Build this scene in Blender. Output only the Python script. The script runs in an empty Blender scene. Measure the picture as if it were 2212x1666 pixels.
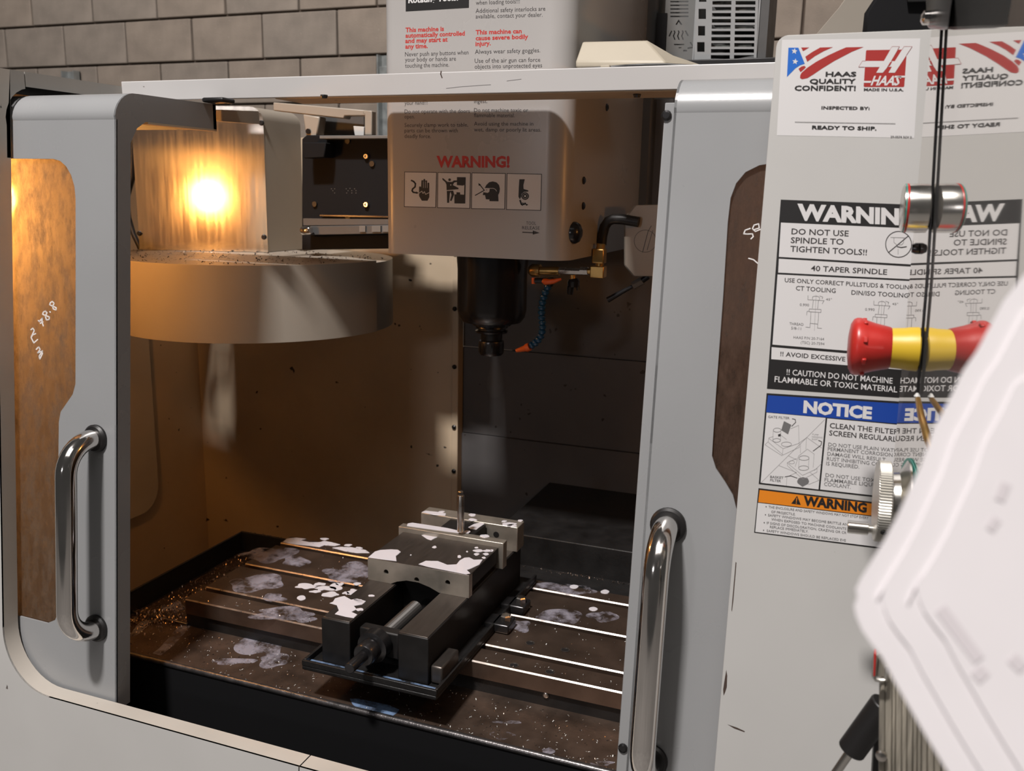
import bpy, bmesh, math, random
from mathutils import Vector, Matrix
from mathutils.geometry import tessellate_polygon

sc = bpy.context.scene
COL = sc.collection
rnd = random.Random(7)

# ------------------------------------------------------------------ camera
# axes: x along the machine front, y into the machine, z up; origin on the front edge of the table top
F = 1946.78                                   # focal length in pixels of a 2212 wide frame
CX, CY = 1106.0, 833.0
R = ((0.93481116, 0.09214215, -0.34298385),   # columns: camera right, camera down, camera forward
     (0.35461725, -0.18953681, 0.91559948),
     (0.01935724, -0.9775406, -0.20985632))
CAM = Vector((0.0, -1.281, 0.772))
cam = bpy.data.cameras.new('camera')
cam.sensor_width = 36.0
cam.sensor_fit = 'HORIZONTAL'
cam.lens = F / 2212 * 36.0
cam.clip_start = 0.02
cam.dof.use_dof = True
cam.dof.focus_distance = 1.35
cam.dof.aperture_fstop = 8.5
camo = bpy.data.objects.new('camera', cam)
COL.objects.link(camo)
camo.matrix_world = Matrix(((R[0][0], -R[0][1], -R[0][2], CAM.x), (R[1][0], -R[1][1], -R[1][2], CAM.y),
                            (R[2][0], -R[2][1], -R[2][2], CAM.z), (0, 0, 0, 1)))
sc.camera = camo

# ------------------------------------------------------------------ world, shop lights and fills, exposure
w = bpy.data.worlds.new('shop'); sc.world = w; w.use_nodes = True
w.node_tree.nodes['Background'].inputs[0].default_value = (1.0, 0.95, 0.9, 1)
w.node_tree.nodes['Background'].inputs[1].default_value = 0.045
sc.view_settings.view_transform = 'Standard'
sc.view_settings.look = 'None'
sc.view_settings.exposure = 0.0
sc.view_settings.gamma = 1.0
sc.view_settings.use_curve_mapping = False
sc.cycles.use_denoising = True
sc.cycles.max_bounces = 8
sc.cycles.caustics_reflective = False
sc.cycles.caustics_refractive = False
sc.cycles.sample_clamp_indirect = 4.0

def area(name, loc, aim, sx, sy, power, color):
    l = bpy.data.lights.new(name, 'AREA'); l.shape = 'RECTANGLE'; l.size = sx; l.size_y = sy
    l.energy = power; l.color = color
    o = bpy.data.objects.new(name, l); COL.objects.link(o); o.location = loc
    o.rotation_euler = (Vector(aim) - Vector(loc)).to_track_quat('-Z', 'Y').to_euler()
    return o
area('shop_light', (-0.95, -2.75, 5.5), (-0.7, 0.0, 0.4), 0.5, 0.25, 400, (1.0, 0.95, 0.92))
area('shop_light', (0.0, -3.4, 5.4), (-0.4, 0.0, 0.5), 4.5, 2.2, 56, (1.0, 0.95, 0.92))  # broad soft fill, added as overhead ambient to lift the shadows
area('task_light', (-1.15, -3.0, 0.95), (-0.5, 0.2, 0.7), 0.22, 0.22, 5, (1.0, 0.96, 0.98))
area('wall_fill', (-2.0, 1.0, 2.9), (-2.0, 2.5, 2.9), 5.0, 0.4, 36, (1.0, 0.90, 0.80))  # unseen fill added to brighten and warm the block wall

# ------------------------------------------------------------------ measuring: a pixel of the 2212 x 1666 frame met with a real plane
def ray(px, py):
    a, b = (px - CX) / F, (py - CY) / F
    return Vector((R[0][0] * a + R[0][1] * b + R[0][2], R[1][0] * a + R[1][1] * b + R[1][2], R[2][0] * a + R[2][1] * b + R[2][2]))
def onX(px, py, x): v = ray(px, py); return CAM + v * ((x - CAM.x) / v.x)
def onY(px, py, y): v = ray(px, py); return CAM + v * ((y - CAM.y) / v.y)
def onZ(px, py, z): v = ray(px, py); return CAM + v * ((z - CAM.z) / v.z)
TL = 0.095                                    # doors and front panels lean back by this slope
def onT(px, py, y0): v = ray(px, py); return CAM + v * ((y0 + TL * CAM.z - CAM.y) / (v.y - TL * v.z))
def onP(px, py, n, p0): v = ray(px, py); return CAM + v * (n.dot(p0 - CAM) / n.dot(v))

# ------------------------------------------------------------------ materials
MATS = {}
def mat(name, color, rough=0.5, metal=0.0, noise=0.0, nscale=30.0, spec=0.5, bump=0.0, bscale=200.0, stretch=None, coat=0.0, emit=None, estr=0.0, speck=None):
    m = bpy.data.materials.new(name); m.use_nodes = True
    nt = m.node_tree; b = nt.nodes['Principled BSDF']
    b.inputs['Base Color'].default_value = (*color, 1); b.inputs['Roughness'].default_value = rough
    b.inputs['Metallic'].default_value = metal; b.inputs['Specular IOR Level'].default_value = spec
    b.inputs['Coat Weight'].default_value = coat
    if emit:
        b.inputs['Emission Color'].default_value = (*emit, 1); b.inputs['Emission Strength'].default_value = estr
    tc = nt.nodes.new('ShaderNodeTexCoord'); src = tc.outputs['Object']
    if stretch:
        mp = nt.nodes.new('ShaderNodeMapping'); mp.inputs['Scale'].default_value = stretch
        nt.links.new(src, mp.inputs['Vector']); src = mp.outputs['Vector']
    last = None
    if noise:
        n = nt.nodes.new('ShaderNodeTexNoise'); n.inputs['Scale'].default_value = nscale; n.inputs['Detail'].default_value = 6
        nt.links.new(src, n.inputs['Vector'])
        r = nt.nodes.new('ShaderNodeMapRange'); r.inputs['From Min'].default_value = 0.3; r.inputs['From Max'].default_value = 0.7
        r.inputs['To Min'].default_value = 1 - noise; r.inputs['To Max'].default_value = 1 + noise
        nt.links.new(n.outputs['Fac'], r.inputs['Value'])
        mx = nt.nodes.new('ShaderNodeVectorMath'); mx.operation = 'SCALE'; mx.inputs[0].default_value = color
        nt.links.new(r.outputs['Result'], mx.inputs['Scale']); last = mx.outputs['Vector']
        nt.links.new(last, b.inputs['Base Color'])
        r2 = nt.nodes.new('ShaderNodeMapRange'); r2.inputs['To Min'].default_value = max(rough - 0.1, 0.02); r2.inputs['To Max'].default_value = rough + 0.1
        nt.links.new(n.outputs['Fac'], r2.inputs['Value']); nt.links.new(r2.outputs['Result'], b.inputs['Roughness'])
    if speck:                                 # (colour, scale, threshold): small dirt specks
        n = nt.nodes.new('ShaderNodeTexNoise'); n.inputs['Scale'].default_value = speck[1]; n.inputs['Detail'].default_value = 2
        nt.links.new(tc.outputs['Object'], n.inputs['Vector'])
        r = nt.nodes.new('ShaderNodeMapRange'); r.inputs['From Min'].default_value = speck[2]; r.inputs['From Max'].default_value = speck[2] + 0.03
        nt.links.new(n.outputs['Fac'], r.inputs['Value'])
        mx = nt.nodes.new('ShaderNodeMix'); mx.data_type = 'RGBA'
        nt.links.new(r.outputs['Result'], mx.inputs['Factor'])
        if last: nt.links.new(last, mx.inputs[6])
        else: mx.inputs[6].default_value = (*color, 1)
        mx.inputs[7].default_value = (*speck[0], 1)
        nt.links.new(mx.outputs[2], b.inputs['Base Color'])
    if bump:
        n = nt.nodes.new('ShaderNodeTexNoise'); n.inputs['Scale'].default_value = bscale; n.inputs['Detail'].default_value = 4
        nt.links.new(src, n.inputs['Vector'])
        bp = nt.nodes.new('ShaderNodeBump'); bp.inputs['Strength'].default_value = bump; bp.inputs['Distance'].default_value = 0.002
        nt.links.new(n.outputs['Fac'], bp.inputs['Height']); nt.links.new(bp.outputs['Normal'], b.inputs['Normal'])
    MATS[name] = m
    return m
DIRT = (0.03, 0.022, 0.018)
mat('door_grey', (0.33, 0.335, 0.34), 0.28, noise=0.03, nscale=5, bump=0.03, bscale=260)
mat('panel_white', (0.56, 0.55, 0.53), 0.42, noise=0.03, nscale=6, speck=((0.12, 0.1, 0.09), 60, 0.78))
mat('beam_white', (0.55, 0.535, 0.525), 0.35, noise=0.03, nscale=6, bump=0.03, bscale=260, speck=((0.12, 0.1, 0.09), 60, 0.78))
mat('jamb_grey', (0.36, 0.34, 0.31), 0.45, noise=0.04, nscale=6)
mat('sill_cream', (0.50, 0.455, 0.40), 0.45, noise=0.06, nscale=10, speck=((0.1, 0.09, 0.08), 50, 0.77))
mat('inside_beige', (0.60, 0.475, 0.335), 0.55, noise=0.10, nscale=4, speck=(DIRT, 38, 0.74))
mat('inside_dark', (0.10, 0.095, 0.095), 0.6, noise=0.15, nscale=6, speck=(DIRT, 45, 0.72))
mat('inside_panel', (0.62, 0.57, 0.51), 0.5, noise=0.06, nscale=5, speck=(DIRT, 34, 0.76))
mat('head_grey', (0.42, 0.40, 0.385), 0.30, noise=0.03, nscale=5, bump=0.02, bscale=260)
mat('changer_beige', (0.37, 0.325, 0.27), 0.38, noise=0.05, nscale=5)
mat('guard_beige', (0.30, 0.265, 0.22), 0.6, noise=0.04, nscale=12)
mat('screw_dark', (0.05, 0.047, 0.044), 0.5, metal=0.6)
mat('cream_box', (0.44, 0.39, 0.305), 0.5, noise=0.04, nscale=12)
mat('black_paint', (0.012, 0.012, 0.013), 0.4, noise=0.2, nscale=20)
mat('black_metal', (0.02, 0.02, 0.022), 0.35, metal=0.3, noise=0.2, nscale=20)
mat('black_satin', (0.02, 0.02, 0.022), 0.22, metal=0.2)
mat('black_dull', (0.010, 0.010, 0.011), 0.7, spec=0.15)
mat('pan_black', (0.010, 0.0095, 0.0095), 0.45, noise=0.35, nscale=25, bump=0.25, bscale=150)
mat('lip_steel', (0.16, 0.15, 0.15), 0.3, metal=0.85, noise=0.25, nscale=60, bump=0.2, bscale=250)
mat('cabinet_dark', (0.085, 0.085, 0.085), 0.5, noise=0.05)
mat('cabinet_grey', (0.16, 0.16, 0.155), 0.5, noise=0.04)
mat('cabinet_light', (0.30, 0.31, 0.315), 0.5, noise=0.04)
mat('circuit', (0.12, 0.13, 0.12), 0.5, noise=0.9, nscale=60)
mat('table_steel', (0.21, 0.15, 0.115), 0.34, metal=0.85, noise=0.25, nscale=14, bump=0.08, bscale=300)
mat('table_edge', (0.34, 0.30, 0.27), 0.30, metal=0.9, noise=0.2, nscale=60)
mat('tray_steel', (0.15, 0.105, 0.08), 0.36, metal=0.75, noise=0.4, nscale=18, bump=0.15, bscale=200)
mat('vise_top', (0.115, 0.10, 0.09), 0.38, metal=0.8, noise=0.12, nscale=20, stretch=(8, 1, 1))
mat('vise_face', (0.50, 0.455, 0.39), 0.42, metal=0.8, noise=0.15, nscale=30)
mat('vise_dark', (0.018, 0.0165, 0.016), 0.5, metal=0.4, noise=0.25, nscale=30)
mat('bright_steel', (0.62, 0.58, 0.54), 0.28, metal=1.0, noise=0.1, nscale=40)
mat('chrome', (0.78, 0.75, 0.72), 0.10, metal=1.0, noise=0.04, nscale=20)
mat('satin_chrome', (0.66, 0.64, 0.60), 0.22, metal=1.0)
mat('knurled', (0.60, 0.58, 0.53), 0.4, metal=0.85, noise=0.05)
mat('dark_steel', (0.06, 0.058, 0.06), 0.25, metal=0.8, noise=0.2, nscale=30)
mat('aluminium', (0.78, 0.72, 0.64), 0.165, metal=0.95, noise=0.05, nscale=10, stretch=(14, 14, 0.8))
mat('galvanised', (0.36, 0.38, 0.38), 0.45, metal=0.6, noise=0.2, nscale=30)
mat('brass', (0.55, 0.34, 0.12), 0.32, metal=0.9, noise=0.15, nscale=40)
mat('rubber', (0.012, 0.011, 0.011), 0.45)
mat('red_plastic', (0.52, 0.028, 0.022), 0.34, noise=0.08, nscale=40)
mat('yellow_plastic', (0.72, 0.48, 0.03), 0.4)
mat('orange_plastic', (0.85, 0.14, 0.02), 0.4)
mat('blue_plastic', (0.012, 0.07, 0.16), 0.25)
mat('white_plastic', (0.62, 0.62, 0.6), 0.5)
mat('green_paint', (0.05, 0.28, 0.22), 0.4)
mat('paper', (0.82, 0.785, 0.80), 0.7, noise=0.02, nscale=20)
mat('paper_print', (0.70, 0.655, 0.675), 0.7)
mat('worn_board', (0.30, 0.27, 0.22), 0.7, noise=0.45, nscale=30, stretch=(6, 6, 0.5))
mat('milk', (0.66, 0.64, 0.68), 0.12, noise=0.02)
mat('chip', (0.42, 0.32, 0.26), 0.3, metal=0.9)
mat('chip_dark', (0.05, 0.04, 0.035), 0.5, metal=0.4)
mat('concrete', (0.24, 0.205, 0.175), 0.9, noise=0.16, nscale=9, bump=0.5, bscale=160, speck=((0.36, 0.32, 0.28), 120, 0.70))
mat('concrete_warm', (0.255, 0.212, 0.176), 0.9, noise=0.18, nscale=8, bump=0.5, bscale=160, speck=((0.36, 0.32, 0.28), 120, 0.70))
mat('mortar', (0.085, 0.062, 0.048), 0.95, noise=0.15, nscale=30)
mat('floor', (0.20, 0.19, 0.18), 0.7, noise=0.15, nscale=3)
mat('ink_black', (0.012, 0.011, 0.011), 0.5)
mat('ink_dark', (0.04, 0.035, 0.035), 0.5)
mat('ink_grey', (0.16, 0.155, 0.155), 0.5)
mat('ink_soft', (0.33, 0.32, 0.32), 0.5)
mat('ink_red', (0.50, 0.03, 0.022), 0.5)
mat('ink_logo', (0.38, 0.018, 0.014), 0.5)
mat('ink_blue', (0.008, 0.055, 0.34), 0.45)
mat('ink_sky', (0.01, 0.14, 0.58), 0.45)
mat('ink_orange', (0.78, 0.24, 0.012), 0.45)
mat('sticker', (0.72, 0.705, 0.70), 0.4)
mat('marker', (0.85, 0.82, 0.80), 0.6)
mat('chipped', (0.07, 0.045, 0.035), 0.7)
mat('lamp_lens', (1, 0.8, 0.5), 0.4, emit=(1.0, 0.42, 0.095), estr=120.0)
mat('lamp_lens_dim', (1, 0.8, 0.5), 0.4, emit=(1.0, 0.42, 0.095), estr=55.0)

def film(name, color, alpha, rough=0.12):     # thin wet coolant film
    m = bpy.data.materials.new(name); m.use_nodes = True; nt = m.node_tree; b = nt.nodes['Principled BSDF']
    b.inputs['Base Color'].default_value = (*color, 1); b.inputs['Roughness'].default_value = rough
    n = nt.nodes.new('ShaderNodeTexNoise'); n.inputs['Scale'].default_value = 28; n.inputs['Detail'].default_value = 7; n.inputs['Roughness'].default_value = 0.65
    tc = nt.nodes.new('ShaderNodeTexCoord'); nt.links.new(tc.outputs['Object'], n.inputs['Vector'])
    r = nt.nodes.new('ShaderNodeMapRange'); r.inputs['From Min'].default_value = 0.40; r.inputs['From Max'].default_value = 0.58
    r.inputs['To Min'].default_value = 0.0; r.inputs['To Max'].default_value = alpha
    nt.links.new(n.outputs['Fac'], r.inputs['Value']); nt.links.new(r.outputs['Result'], b.inputs['Alpha'])
    MATS[name] = m
film('coolant_film', (0.42, 0.40, 0.47), 0.60)
film('coolant_blue', (0.20, 0.30, 0.48), 0.85)

def pane(name, tint, diff, mixd, rough=0.15, frost=0.0):  # scuffed, oily polycarbonate: part see-through, part milky
    m = bpy.data.materials.new(name); m.use_nodes = True; nt = m.node_tree; nt.nodes.clear()
    out = nt.nodes.new('ShaderNodeOutputMaterial')
    tr = nt.nodes.new('ShaderNodeBsdfRefraction' if frost else 'ShaderNodeBsdfTransparent'); tr.inputs[0].default_value = (*tint, 1)
    if frost: tr.inputs['Roughness'].default_value = frost; tr.inputs['IOR'].default_value = 1.12
    tl = nt.nodes.new('ShaderNodeBsdfTranslucent'); tl.inputs[0].default_value = (*diff, 1)
    df = nt.nodes.new('ShaderNodeBsdfDiffuse'); df.inputs[0].default_value = (*diff, 1)
    gl = nt.nodes.new('ShaderNodeBsdfGlossy'); gl.inputs[1].default_value = rough
    md = nt.nodes.new('ShaderNodeMixShader'); md.inputs[0].default_value = 0.03 if frost else 0.30
    nt.links.new(tl.outputs[0], md.inputs[1]); nt.links.new(df.outputs[0], md.inputs[2])
    n = nt.nodes.new('ShaderNodeTexNoise'); n.inputs['Scale'].default_value = 75; n.inputs['Detail'].default_value = 9; n.inputs['Roughness'].default_value = 0.7
    tc = nt.nodes.new('ShaderNodeTexCoord'); mp = nt.nodes.new('ShaderNodeMapping'); mp.inputs['Scale'].default_value = (1.4, 1, 0.55)
    nt.links.new(tc.outputs['Object'], mp.inputs['Vector']); nt.links.new(mp.outputs['Vector'], n.inputs['Vector'])
    r = nt.nodes.new('ShaderNodeMapRange'); r.inputs['From Min'].default_value = 0.35; r.inputs['From Max'].default_value = 0.68
    r.inputs['To Min'].default_value = max(0, mixd - 0.26); r.inputs['To Max'].default_value = min(1, mixd + 0.26)
    nt.links.new(n.outputs['Fac'], r.inputs['Value'])
    m1 = nt.nodes.new('ShaderNodeMixShader'); nt.links.new(r.outputs['Result'], m1.inputs[0])
    nt.links.new(tr.outputs[0], m1.inputs[1]); nt.links.new(md.outputs[0], m1.inputs[2])
    if frost:                                 # dried coolant splashes
        dd = nt.nodes.new('ShaderNodeBsdfDiffuse'); dd.inputs[0].default_value = (0.16, 0.11, 0.075, 1)
        n2 = nt.nodes.new('ShaderNodeTexNoise'); n2.inputs['Scale'].default_value = 42; n2.inputs['Detail'].default_value = 10; n2.inputs['Roughness'].default_value = 0.75
        nt.links.new(mp.outputs['Vector'], n2.inputs['Vector'])
        r3 = nt.nodes.new('ShaderNodeMapRange'); r3.inputs['From Min'].default_value = 0.44; r3.inputs['From Max'].default_value = 0.66
        r3.inputs['To Min'].default_value = 0.08; r3.inputs['To Max'].default_value = 0.65
        nt.links.new(n2.outputs['Fac'], r3.inputs['Value'])
        m3 = nt.nodes.new('ShaderNodeMixShader'); nt.links.new(r3.outputs['Result'], m3.inputs[0])
        nt.links.new(m1.outputs[0], m3.inputs[1]); nt.links.new(dd.outputs[0], m3.inputs[2]); m1 = m3
    fr = nt.nodes.new('ShaderNodeFresnel'); fr.inputs[0].default_value = 1.45
    m2 = nt.nodes.new('ShaderNodeMixShader'); nt.links.new(fr.outputs[0], m2.inputs[0])
    nt.links.new(m1.outputs[0], m2.inputs[1]); nt.links.new(gl.outputs[0], m2.inputs[2])
    nt.links.new(m2.outputs[0], out.inputs[0])
    MATS[name] = m
pane('pane_dirty', (0.80, 0.68, 0.56), (0.92, 0.80, 0.62), 0.74, frost=0.55)
pane('pane_brown', (0.55, 0.44, 0.38), (0.20, 0.14, 0.11), 0.72)
m = bpy.data.materials.new('pane_back'); m.use_nodes = True; nt = m.node_tree; nt.nodes.clear()
out = nt.nodes.new('ShaderNodeOutputMaterial'); tr = nt.nodes.new('ShaderNodeBsdfTransparent'); nt.links.new(tr.outputs[0], out.inputs[0]); MATS['pane_back'] = m

def gloss_face():                             # the pendant's glossy key film
    m = bpy.data.materials.new('gloss_face'); m.use_nodes = True; nt = m.node_tree; b = nt.nodes['Principled BSDF']
    b.inputs['Base Color'].default_value = (0.80, 0.78, 0.75, 1); b.inputs['Metallic'].default_value = 0.90
    b.inputs['Roughness'].default_value = 0.03
    MATS['gloss_face'] = m
gloss_face()

# ------------------------------------------------------------------ mesh building
class MB:
    def __init__(s): s.v = []; s.f = []; s.m = []; s.k = 0
    def add(s, vs, fs):
        o = len(s.v); s.v += [tuple(p) for p in vs]
        for f in fs: s.f.append([o + i for i in f]); s.m.append(s.k)
        return s
    def mat(s, k): s.k = k; return s
    def box(s, x0, x1, y0, y1, z0, z1, M=None):
        vs = [Vector((x, y, z)) for z in (z0, z1) for y in (y0, y1) for x in (x0, x1)]
        if M: vs = [M @ p for p in vs]
        return s.add(vs, [(0, 2, 3, 1), (4, 5, 7, 6), (0, 1, 5, 4), (2, 6, 7, 3), (0, 4, 6, 2), (1, 3, 7, 5)])
    def tess(s, loops, back):                 # planar outline(s, first outer then holes) given thickness
        flat = [Vector(p) for l in loops for p in l]
        tris = tessellate_polygon([[Vector(p) for p in l] for l in loops])
        back = Vector(back); n = len(flat)
        fs = [tuple(t) for t in tris] + [tuple(n + i for i in reversed(t)) for t in tris]
        o = 0
        for l in loops:
            k = len(l)
            for i in range(k): fs.append((o + i, o + (i + 1) % k, n + o + (i + 1) % k, n + o + i))
            o += k
        return s.add(flat + [p + back for p in flat], fs)
    def flat(s, pts):
        vs = [Vector(p) for p in pts]
        return s.add(vs, [tuple(t) for t in tessellate_polygon([vs])])
    def sweep(s, prof, off, closed=False):    # a line of points extruded along a vector
        a = [Vector(p) for p in prof]; off = Vector(off); n = len(a)
        return s.add(a + [p + off for p in a], [(i, (i + 1) % n, n + (i + 1) % n, n + i) for i in range(n if closed else n - 1)])
    def tube(s, path, r, n=12, cap=True):
        P = [Vector(p) for p in path]; rs = r if isinstance(r, (list, tuple)) else [r] * len(P)
        t0 = (P[1] - P[0]).normalized(); u = t0.orthogonal().normalized(); vs = []
        for i, p in enumerate(P):
            t = ((P[min(i + 1, len(P) - 1)] - P[max(i - 1, 0)])).normalized()
            u = (u - t * u.dot(t)).normalized(); w_ = t.cross(u)
            vs += [p + (u * math.cos(2 * math.pi * j / n) + w_ * math.sin(2 * math.pi * j / n)) * rs[i] for j in range(n)]
        fs = [(i * n + j, i * n + (j + 1) % n, (i + 1) * n + (j + 1) % n, (i + 1) * n + j) for i in range(len(P) - 1) for j in range(n)]
        if cap: fs += [tuple(reversed(range(n))), tuple((len(P) - 1) * n + j for j in range(n))]
        return s.add(vs, fs)
    def lathe(s, prof, loc, axis=(0, 0, 1), n=32):  # prof: (radius, height) along the axis, ends closed
        ax = Vector(axis).normalized(); loc = Vector(loc); u = ax.orthogonal().normalized(); w_ = ax.cross(u); vs = []
        for r, h in prof:
            vs += [loc + ax * h + (u * math.cos(2 * math.pi * j / n) + w_ * math.sin(2 * math.pi * j / n)) * r for j in range(n)]
        k = len(prof)
        fs = [(i * n + j, i * n + (j + 1) % n, (i + 1) * n + (j + 1) % n, (i + 1) * n + j) for i in range(k - 1) for j in range(n)]
        fs += [tuple(reversed(range(n))), tuple((k - 1) * n + j for j in range(n))]
        return s.add(vs, fs)
    def build(s, name, mats, parent=None, bevel=0.0, smooth=False, seg=2, fix=True):
        me = bpy.data.meshes.new(name); me.from_pydata(s.v, [], s.f)
        for m in ([mats] if isinstance(mats, str) else mats): me.materials.append(MATS[m])
        for p, k in zip(me.polygons, s.m): p.material_index = k
        if fix:
            bm = bmesh.new(); bm.from_mesh(me); bmesh.ops.recalc_face_normals(bm, faces=bm.faces); bm.to_mesh(me); bm.free()
        if smooth or bevel:
            for p in me.polygons: p.use_smooth = True
            me.set_sharp_from_angle(angle=math.radians(38))
        o = bpy.data.objects.new(name, me); COL.objects.link(o)
        if parent: attach(o, parent)
        if bevel:
            b = o.modifiers.new('edges', 'BEVEL'); b.width = bevel; b.segments = seg; b.limit_method = 'ANGLE'; b.angle_limit = math.radians(38)
        return o
BASE = {}
def attach(o, parent):
    o.parent = parent
    o.matrix_parent_inverse = Matrix.Translation(-BASE.get(parent.name, Vector((0, 0, 0))))
def thing(name, label, cat, loc=(0, 0, 0), group=None):
    o = bpy.data.objects.new(name, None); COL.objects.link(o); o.empty_display_size = 0.02
    o.location = loc; BASE[o.name] = Vector(loc)
    o['label'] = label; o['category'] = cat
    if group: o['group'] = group
    return o
def tag(o, label, cat, group=None):
    o['label'] = label; o['category'] = cat
    if group: o['group'] = group
    return o
def stuff(o): o['kind'] = 'stuff'; return o
def arc(c, r, a0, a1, n):                     # 2-d arc points, degrees
    return [(c[0] + r * math.cos(math.radians(a0 + (a1 - a0) * i / n)), c[1] + r * math.sin(math.radians(a0 + (a1 - a0) * i / n))) for i in range(n + 1)]

# ------------------------------------------------------------------ print: lettering and line art lying on a real surface
GLY = {}
def glyphs(body, bold):
    key = (body, bold)
    if key not in GLY:
        cu = bpy.data.curves.new('t', 'FONT'); cu.body = body; cu.size = 1.0; cu.offset = bold; cu.resolution_u = 2
        ob = bpy.data.objects.new('t', cu); me = bpy.data.meshes.new_from_object(ob)
        xs = [v.co.x for v in me.vertices]; x0, x1 = min(xs), max(xs)
        cap = 0.73
        GLY[key] = ([((v.co.x - x0) / (x1 - x0), v.co.y / cap) for v in me.vertices], [tuple(p.vertices) for p in me.polygons])
        bpy.data.objects.remove(ob); bpy.data.curves.remove(cu); bpy.data.meshes.remove(me)
    return GLY[key]
class Print(MB):
    # on(px, py) gives the surface point, out its outward direction, step how far each later layer stands proud
    def __init__(s, on, out, mats, step=0.00015):
        super().__init__(); s.on = on; s.out = Vector(out).normalized(); s.mats = mats; s.step = step; s.lay = 1
    def P(s, p): return s.on(*p) + s.out * (s.step * s.lay)
    def c(s, name): s.k = s.mats.index(name); return s
    def up(s): s.lay += 1; return s
    def poly(s, name, pts): s.c(name); return s.flat([s.P(p) for p in pts])
    def line(s, name, pts, wd=1.0, closed=False):
        s.c(name); pts = [Vector((p[0], p[1])) for p in pts]
        if closed: pts = pts + [pts[0]]
        for a, b in zip(pts, pts[1:]):
            d = b - a
            if d.length < 1e-6: continue
            d.normalize(); n = Vector((-d.y, d.x)) * (wd / 2); e = d * (wd * 0.3)
            q = [a - e + n, a - e - n, b + e - n, b + e + n]
            s.add([s.P((p.x, p.y)) for p in q], [(0, 1, 2, 3)])
        return s
    def text(s, name, body, L, Rr, h, bold=0.0, slant=None, mirror=False):
        s.c(name); vs, fs = glyphs(body, bold)
        L = Vector(L); d = Vector(Rr) - L
        upv = Vector((slant if slant is not None else 0.06 * h, -h))
        return s.add([s.P(tuple(L + d * x + upv * y)) for x, y in vs], fs)
    def disc(s, name, c, r, n=20, ry=None): return s.poly(name, [(c[0] + r * math.cos(2 * math.pi * i / n), c[1] + (ry or r) * math.sin(2 * math.pi * i / n)) for i in range(n)])
    def ring(s, name, c, r, wd, n=28, ry=None): return s.line(name, [(c[0] + r * math.cos(2 * math.pi * i / n), c[1] + (ry or r) * math.sin(2 * math.pi * i / n)) for i in range(n)], wd, True)
    def done(s, name, parent): return s.build(name, s.mats, parent, fix=False)

# ================================================================== setting
def struct(o): o['kind'] = 'structure'; return o
fl = struct(MB().box(-6, 4, -4, 2.5, -0.93, -0.88).build('floor', 'floor'))
wall = struct(MB().box(-6.2, 3.2, 2.52, 2.70, -0.88, 3.0).build('wall_back', 'mortar'))
BW, BH = 0.4065, 0.2035
blockm = [MB().box(-BW / 2 + 0.005, BW / 2 - 0.005, 0, 0.05, 0.005, BH - 0.005).build('concrete_block', m, wall, bevel=0.004) for m in ('concrete', 'concrete_warm')]
first = [True, True]
z0 = onY(490, 33, 2.5).z                      # a bed joint and a head joint read off the photograph
xj = onY(343, 100, 2.5).x
rr = random.Random(3)
for j in range(-4, 5):
    for i in range(-8, 14):
        k = 0 if rr.random() < 0.55 else 1
        x = xj + (i + (0.5 if j % 2 == 0 else 0)) * BW; z = z0 + j * BH
        if x < -5.9 or x > 2.4: continue
        if first[k]: b = blockm[k]; first[k] = False
        else: b = blockm[k].copy(); COL.objects.link(b)
        b.location = (x, 2.5 + rr.uniform(-0.003, 0.003), z)

st = thing('strut_channel', 'vertical galvanised strut channel fixed to the block wall left of the spindle head', 'strut channel', tuple(onY(831, 240, 2.47)))
a, b = onY(820, 300, 2.47), onY(843, 118, 2.47)
m = MB().box(a.x, a.x + 0.006, 2.45, 2.495, a.z - 0.3, b.z).box(b.x - 0.006, b.x, 2.45, 2.495, a.z - 0.3, b.z).box(a.x, b.x, 2.489, 2.495, a.z - 0.3, b.z)
m.build('channel', 'galvanised', st)
MB().box(a.x + 0.006, b.x - 0.006, 2.462, 2.47, b.z - 0.09, b.z - 0.05).build('strut_nut', 'galvanised', st, bevel=0.002)
a, b = onY(150, 300, 2.47), onY(165, 153, 2.47)
st = thing('strut_channel', 'short galvanised strut channel on the block wall above the far left enclosure corner', 'strut channel', (a.x, 2.47, a.z))
m = MB().box(a.x, a.x + 0.005, 2.45, 2.495, a.z, b.z).box(b.x - 0.005, b.x, 2.45, 2.495, a.z, b.z).box(a.x, b.x, 2.489, 2.495, a.z, b.z)
m.build('channel', 'galvanised', st)

# ================================================================== machine enclosure
def yd(z, y0=-0.25): return y0 + TL * z
ENC = thing('machine_enclosure', 'grey-white sheet metal enclosure of the milling machine with rounded opening', 'machine enclosure', (-0.64, -0.28, -0.88))
XJ, ZS, YF = -1.275, -0.056, -0.285
ZT = 0.946
corner = arc((XJ + 0.10, ZS + 0.10), 0.10, 180, 270, 12)
def on_front(pts, y0=YF): return [(x, yd(z, y0), z) for x, z in pts]
SEAM = onT(646, 1655, YF).x
MB().tess([on_front([(-1.95, -0.86), (SEAM - 0.001, -0.86), (SEAM - 0.001, ZS)] + corner[::-1] + [(XJ, ZT), (-1.95, ZT)])], (0, 0.003, 0)).build('front_panel', 'panel_white', ENC)
MB().tess([on_front([(SEAM + 0.001, -0.86), (0.5, -0.86), (0.5, ZS), (SEAM + 0.001, ZS)])], (0, 0.003, 0)).build('front_panel', 'panel_white', ENC)
def rim(path, name):
    m = MB().sweep(on_front(path), (0, 0.030, 0)); return m.build(name, 'sill_cream', ENC, smooth=True)
rim([(XJ, ZT)] + [(XJ, 0.5), (XJ, 0.2)] + corner + [(SEAM - 0.001, ZS)], 'sill')
rim([(SEAM + 0.001, ZS), (0.5, ZS)], 'sill')
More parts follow.
